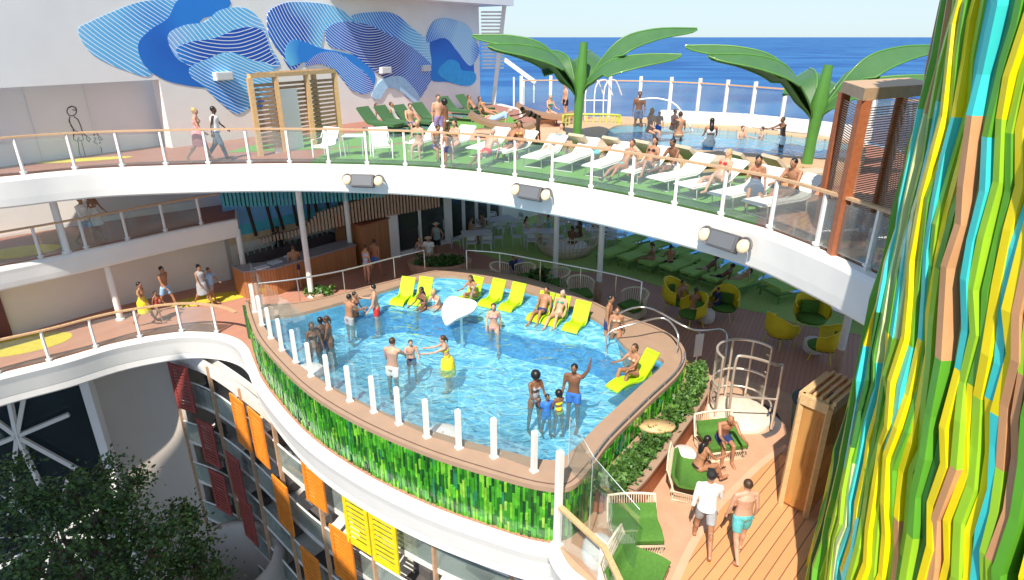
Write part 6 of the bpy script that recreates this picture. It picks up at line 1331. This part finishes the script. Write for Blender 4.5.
# ================================================================ atrium
def atrium():
    FP = crv(V3([(-12.9, 20.6), (-11.2, 19.75), (-9.2, 18.1), (-6.3, 15.35), (-3.6, 13.3), (-1.0, 11.7), (1.0, 10.6), (4, 8.6)], 0), 5); inn = off2(FP, 1)
    t = thing('cabin_facade', FP[0], label='white facade with glass balustrades and dark rooms below the pool', cat='building')
    zs = [-1.28, -3.25, -5.2, -7.15, -9.1, -11.05]
    back = off2(FP, 2.6)
    for z in zs[1:]:
        m = MB(); m.poly([(p.x, p.y) for p in ccw(list(FP)+back[::-1])], z-.18, z); m.build('floor_slab', mat('facade_white', (.72, .70, .67), .6), t)
    back = [Vector((-14.5, 21.4, 0)), Vector((-13.2, 23.2, 0))]+back; m = MB(); m.strip(V3(back, -12), V3(back, -1.1)); m.build('back_wall', mat('room_wall', (.60, .53, .46), .7, .3, .5), t)
    P = resample(FP, 2.3); q2 = off2(P, .45)
    for z0, z1 in zip(zs[1:], zs):
        for p, b_ in zip(P, P[1:]):
            m = MB(); m.beam(p+Vector((0, 0, z0+.42)), b_+Vector((0, 0, z0+.42)), .02, .80); m.build('balustrade_glass', GLASST, t)
        m = MB(); m.tube([p+Vector((0, 0, z0+.86)) for p in FP], .035, 5); m.build('balustrade_rail', WHITE, t)
        for p, b_ in zip(q2, q2[1:]):
            m = MB(); c = p.lerp(b_, .5)+Vector((0, 0, z0)); m.box(c+Vector((0, 0, .25)), (.7, .5, .35), rz=-.7); m.box(c+Vector((.15, .2, .55)), (.7, .12, .4), rz=-.7); m.build('balcony_seat', mat('seat_dark', (.10, .09, .09), .6), t)
    for i, p in enumerate(P):
        m = MB(); c = p-Vector((.10, .10, 0)); m.beam(c+Vector((.08, .08, -11.2)), c+Vector((.08, .08, -1.3)), .09, .12, up=(1, 1, 0)); m.build('timber_post', mat('facade_wood', (.50, .31, .19), .6, .15, 6), t)
    m = MB(); m.strip(V3(off2(FP, -.02), -1.75), V3(off2(FP, -.02), -1.1)); m.strip(V3(off2(FP, .25), -1.1), V3(off2(FP, .25), -1.75)); m.strip(V3(off2(FP, .25), -1.75), V3(off2(FP, -.02), -1.75)); m.build('top_band', MATS['facade_white'], t)
    # slatted shutters
    yel = mat('shutter_yellow', (.80, .62, .02), .5)
    def shutter(col): 
        t_ = thing('slatted_shutter', (0, 0, 0), cat='shutter'); m = MB(); w, h = .98, (2.3 if col == yel else 1.95)
        m.box((-w/2+.07, 0, -h/2), (.14, .05, h)); m.box((w/2-.07, 0, -h/2), (.14, .05, h)); m.box((0, 0, -.07), (w-.282, .05, .14)); m.box((0, 0, -h+.07), (w-.282, .05, .14)); m.build('frame', col, t_, world=False)
        m = MB(); n = 12
        for k in range(n): m.box((0, 0, -.19-k*(h-.38)/(n-1)), (w-.284, .03, .088))
        m.build('slats', col, t_, world=False); return t_
    mar = mat('shutter_maroon', (.30, .05, .04), .6); ora = mat('shutter_orange', (.80, .24, .02), .5); yel = mat('shutter_yellow', (.80, .62, .02), .5)
    pro = {}
    S = [(177, 365, 'm', 'top row'), (236, 398, 'o', 'top row, left of a pair'), (254, 412, 'o', 'top row, right of a pair'), (309, 451, 'o', 'top row below the pool middle'), (352, 482, 'y', 'top row, left of the yellow pair'), (380, 500, 'y', 'top row, right of the yellow pair'),
         (204, 422, 'm', 'second row left'), (232, 456, 'm', 'second row right'), (279, 481, 'o', 'second row left'), (340, 531, 'o', 'second row right'),
         (216, 472, 'm', 'third row left'), (244, 500, 'm', 'third row right'), (309, 553, 'o', 'third row, cut by the bottom edge')]
    for u, v, cidx, pos in S:
        r = RAY(u, v); best = None
        out = off2(FP, -.30)
        for a, b in zip(out, out[1:]):
            d = (b-a).normalized(); n_ = Vector((d.y, -d.x, 0)); p = RP(u, v, a, n_); s = (p-a).dot(d)
            if -.01 <= s <= (b-a).length+.01: best = (p, math.atan2(d.y, d.x)); break
        if not best: continue
        col = dict(m=mar, o=ora, y=yel)[cidx]
        if cidx not in pro: o = pro[cidx] = shutter(col); o['group'] = 'coloured slatted shutters on the facade below the pool'
        else: o = dup(pro[cidx])
        o.location = best[0]; o.rotation_euler = (0, 0, best[1]); o['label'] = '%s slatted shutter, %s' % (dict(m='dark maroon', o='orange', y='bright yellow')[cidx], pos)
    # pale end wall with big window
    t = thing('atrium_wall', (-16, 20.8, -12), label='plain beige wall of the atrium below the left walkways', cat='wall')
    wp = crv(V3([(-15.3, 19.6), (-14.4, 20.3), (-13.4, 20.6), (-12.7, 20.55)], 0), 5)
    b_ = off2(wp, .3); m = MB(); m.poly([(p.x, p.y) for p in ccw(wp+b_[::-1])], -12, -1.1); m.build('wall_panel', mat('atrium_beige', (.50, .45, .40), .7, .06, .4), t)
    t = thing('atrium_window', (-18, 19.6, -12), label='tall dark window with white diagonal struts at the bottom left', cat='window')
    A = Vector((-15.4, 19.5, 0)); B = Vector((-24, 15.5, 0)); dd = (B-A).normalized()
    m = MB(); m.beam(A+Vector((0, .3, -6.5)), B+Vector((0, .3, -6.5)), .04, 10.9); m.build('glazing', GLASSA, t)
    m = MB(); m.beam(A+Vector((-.5, 2.8, -6.5)), B+Vector((0, 2.8, -6.5)), .1, 10.9); m.build('dark_interior', mat('atrium_dark', (.26, .28, .29), .6, .4, .4), t)
    m = MB(); m.beam(A+Vector((0, 0, -12)), A+Vector((0, 0, -1.1)), .34, .3, up=(0, 1, 0)); m.build('jamb', WHITE, t)
    hub = RP(17, 436, A, Vector((-dd.y, dd.x, 0)))
    for (u, v) in ((25, 392), (8, 392), (60, 418), (-30, 402), (-30, 455), (70, 465), (10, 510), (38, 480)):
        e = RP(u, v, A, Vector((-dd.y, dd.x, 0))); m = MB(); q = e+(e-hub).normalized()*.3; m.beam(hub, q, .14, .14); m.build('strut', WHITE, t)
    h2 = hub+Vector((0, 0, -4.6))
    for k in range(8): a = k*PI/4+.4; m = MB(); m.beam(h2+Vector((0, .0, 0)), h2+dd*math.cos(a)*2.6+Vector((0, 0, math.sin(a)*2.6)), .12, .12); m.build('strut', WHITE, t)
    m = MB(); m.poly([(-30, -30), (30, -30), (30, 30), (-30, 30)], -12.1, -12); struct(m, 'atrium_floor', [mat('atrium_ground', (.16, .13, .10), .8, .2, 1)])
    # low curved planter walls at the facade foot
    t = thing('terrace_wall', W(205, 560, -7), label='pale curved terrace wall at the foot of the facade', cat='wall'); c = W(225, 560, -8.2); m = MB(); m.lathe([(2.1, -3), (2.1, 0), (1.9, .05), (1.7, 0), (1.7, -3)], c, 24); m.build('wall_ring', MATS['atrium_beige'], t)
    # trees
    def tree(base, h, blobs, n, lab):
        t = thing('courtyard_tree', base, label=lab, cat='tree', group='trees in the atrium garden'); m = MB(); top = base+Vector((.1, .1, h*.6)); m.tube([base, base.lerp(top, .5)+Vector((.1, 0, 0)), top], [.3, .22, .15], 8)
        lf = MB()
        for bx, by, bz, r in blobs:
            c = base+Vector((bx, by, bz)); m.tube([top-Vector((0, 0, .6)), top.lerp(c, .5)+Vector((random.uniform(-.2, .2), 0, .1)), c], [.13, .07, .03], 6)
            for s in range(int(7*r)+3):
                d = Vector((random.gauss(0, 1), random.gauss(0, 1), random.gauss(0, .8))).normalized()*r*random.uniform(.5, 1.05); m.tube([c, c+d*.9], [.03, .01], 4)
                tipc = c+d
                for _ in range(int(n*.28)):
                    p = tipc+Vector((random.gauss(0, .22), random.gauss(0, .22), random.gauss(0, .17))); e = Vector((random.gauss(0, 1), random.gauss(0, 1), random.gauss(.2, .7))).normalized(); w_ = e.orthogonal().normalized(); w_.rotate(Matrix.Rotation(random.uniform(0, 6.28), 3, e)); sz = random.uniform(.08, .16)
                    lf.add([p, p+e*sz*.5+w_*sz*.32, p+e*sz, p+e*sz*.5-w_*sz*.32], [(0, 1, 2, 3)], 0 if random.random() < .65 else 1)
        m.build('trunk', BARK, t); lf.build('crown', [TLEAF, TLEAFL], t)
    rnd = random.Random(3)
    c = RAY(75, 560)*(1/1.0); base = Vector((0, 0, CH))+RAY(75, 560)*17.3; b0 = Vector((base.x, base.y, -12))
    cz = base.z+12
    bl_ = [(rnd.uniform(-2.6, 1.5), rnd.uniform(-1.5, 1.5), cz+rnd.uniform(-2.0, .9), rnd.uniform(.55, 1.0)) for _ in range(26)]
    def at3(u, v, D): return Vector((0, 0, CH))+RAY(u, v)*D
    tg = [(100, 468, .55), (75, 490, .8), (120, 495, .7), (50, 505, .9), (95, 515, .9), (20, 500, .6), (5, 470, .5), (140, 520, .7), (10, 535, .9), (60, 545, 1.0), (110, 550, 1.0), (150, 555, .8), (30, 575, .9), (85, 580, 1.), (140, 590, .9), (0, 590, 1), (130, 480, .35), (165, 530, .4)]
    bl_ = []
    for u, v, r in tg: p = at3(u, v, 16.6+rnd.uniform(-.9, .9)); bl_.append((p.x-b0.x, p.y-b0.y, p.z-b0.z, r*.75))
    tree(b0, cz, bl_, 330, 'large leafy tree filling the bottom left corner')
    b1 = at3(190, 570, 18.5); b1 = Vector((b1.x, b1.y, -12)); bl2 = []
    for u, v, r in [(185, 528, .5), (200, 545, .6), (172, 555, .7), (195, 570, .8), (165, 585, .9), (215, 585, .6), (180, 512, .25)]: p = at3(u, v, 18.3+rnd.uniform(-.6, .6)); bl2.append((p.x-b1.x, p.y-b1.y, p.z-b1.z, r*.75))
    tree(b1, 6, bl2, 300, 'smaller leafy tree right of the large one, near the terrace wall')
# ================================================================ added canopy, out of view behind the viewer, put up to shade the atrium
def canopy():
    pl = [(-6.5, -8.5), (-7.3, -5.4), (-8.7, -3.2), (-10.6, -.9), (-12.6, 1.6), (-14.3, 4.4), (-16, 7.2), (-19.7, 4.2), (-24, -.7), (-30, -6), (-30, -22), (-6.5, -22)]
    t = thing('added_shade_canopy', (-12, -8, 16), label='added unseen white flat canopy that shades the atrium from the near left', cat='canopy')
    m = MB(); m.poly(ccw([Vector((x, y, 0)) for x, y in pl]), 15.7, 16); m.build('slab', WHITE, t)
    for x, y in ((-22, -8), (-12, -10), (-7, -12)): m = MB(); m.tube([(x, y, -12), (x, y, 15.69)], .25, 12); m.build('column', WHITE, t)
# ================================================================ sea, sky, camera
def world():
    m = MB(); s = 90000; m.add([(-s, -200, -26), (s, -200, -26), (s, s, -26), (-s, s, -26)], [(0, 1, 2, 3)])
    mt, nt, b = node_mat('sea_water'); N = nt.nodes; L = nt.links; tc = N.new('ShaderNodeTexCoord')
    n1 = N.new('ShaderNodeTexNoise'); n1.inputs['Scale'].default_value = .10; n1.inputs['Detail'].default_value = 6; n1.inputs['Roughness'].default_value = .6; mp = N.new('ShaderNodeMapping'); mp.inputs['Scale'].default_value = (.6, 1.3, 1)
    L.new(tc.outputs['Object'], mp.inputs[0]); L.new(mp.outputs[0], n1.inputs['Vector'])
    bp = N.new('ShaderNodeBump'); bp.inputs['Strength'].default_value = .8; bp.inputs['Distance'].default_value = 2.5; L.new(n1.outputs['Fac'], bp.inputs['Height']); L.new(bp.outputs[0], b.inputs['Normal'])
    n2 = N.new('ShaderNodeTexNoise'); n2.inputs['Scale'].default_value = .012; n2.inputs['Detail'].default_value = 5; L.new(mp.outputs[0], n2.inputs['Vector'])
    mx = N.new('ShaderNodeMix'); mx.data_type = 'RGBA'; mx.inputs[6].default_value = (.012, .085, .27, 1); mx.inputs[7].default_value = (.03, .15, .36, 1)
    mr = N.new('ShaderNodeMapRange'); mr.inputs[1].default_value = .4; mr.inputs[2].default_value = .6; L.new(n2.outputs['Fac'], mr.inputs[0]); L.new(mr.outputs[0], mx.inputs[0]); L.new(mx.outputs[2], b.inputs['Base Color'])
    b.inputs['Roughness'].default_value = .55; b.inputs['Specular IOR Level'].default_value = .12
    tag(m.build('sea', [mt]), kind='structure')
    w = bpy.data.worlds.new('World'); sc.world = w; w.use_nodes = True; nt = w.node_tree; sk = nt.nodes.new('ShaderNodeTexSky'); sk.sky_type = 'NISHITA'; sk.sun_disc = False
    sun_dir = Vector((-.20, -.58, .79)).normalized()
    sk.sun_elevation = math.asin(sun_dir.z); sk.sun_rotation = math.atan2(sun_dir.x, sun_dir.y); sk.air_density = 1.0; sk.dust_density = .3; sk.ozone_density = 1.5
    ma = nt.nodes.new('ShaderNodeVectorMath'); ma.operation = 'MULTIPLY_ADD'; ma.inputs[1].default_value = (1/2.15, 1/3.0, 1/4.2); ma.inputs[2].default_value = (1, 1, 1); nt.links.new(sk.outputs[0], ma.inputs[0]); mn = nt.nodes.new('ShaderNodeVectorMath'); mn.operation = 'DIVIDE'; nt.links.new(sk.outputs[0], mn.inputs[0]); nt.links.new(ma.outputs[0], mn.inputs[1]); nt.links.new(mn.outputs[0], nt.nodes['Background'].inputs[0]); nt.nodes['Background'].inputs[1].default_value = SKY
    l = bpy.data.lights.new('sun', 'SUN'); l.energy = SUN; l.angle = rad(.6); l.color = (1, .955, .89); o = bpy.data.objects.new('sun', l); COL.objects.link(o)
    o.rotation_euler = (-sun_dir).to_track_quat('-Z', 'Y').to_euler(); o.location = (0, 0, 30)
    cam = bpy.data.cameras.new('camera'); cam.sensor_width = 36; cam.lens = FPX*36/1024; cam.clip_start = .1; cam.clip_end = 200000
    o = bpy.data.objects.new('camera', cam); COL.objects.link(o); o.location = (0, 0, CH); o.rotation_euler = (PI/2-PIT, 0, 0); sc.camera = o
    sc.view_settings.view_transform = 'Standard'; sc.view_settings.look = 'None'; sc.view_settings.exposure = EXPO; sc.view_settings.gamma = 1; sc.view_settings.use_white_balance = True; sc.view_settings.white_balance_temperature = 7100
    sc.cycles.transparent_max_bounces = 24; sc.cycles.max_bounces = 8; sc.cycles.diffuse_bounces = 5
SKY, SUN, EXPO = .15, 2.35, 1.52
world(); people(); decks(); pool(); pool_loungers(); planters(); mural_wall(); fascia_lamps(); upper_furniture(); tower(); interiors(); near_deck(); atrium(); canopy()
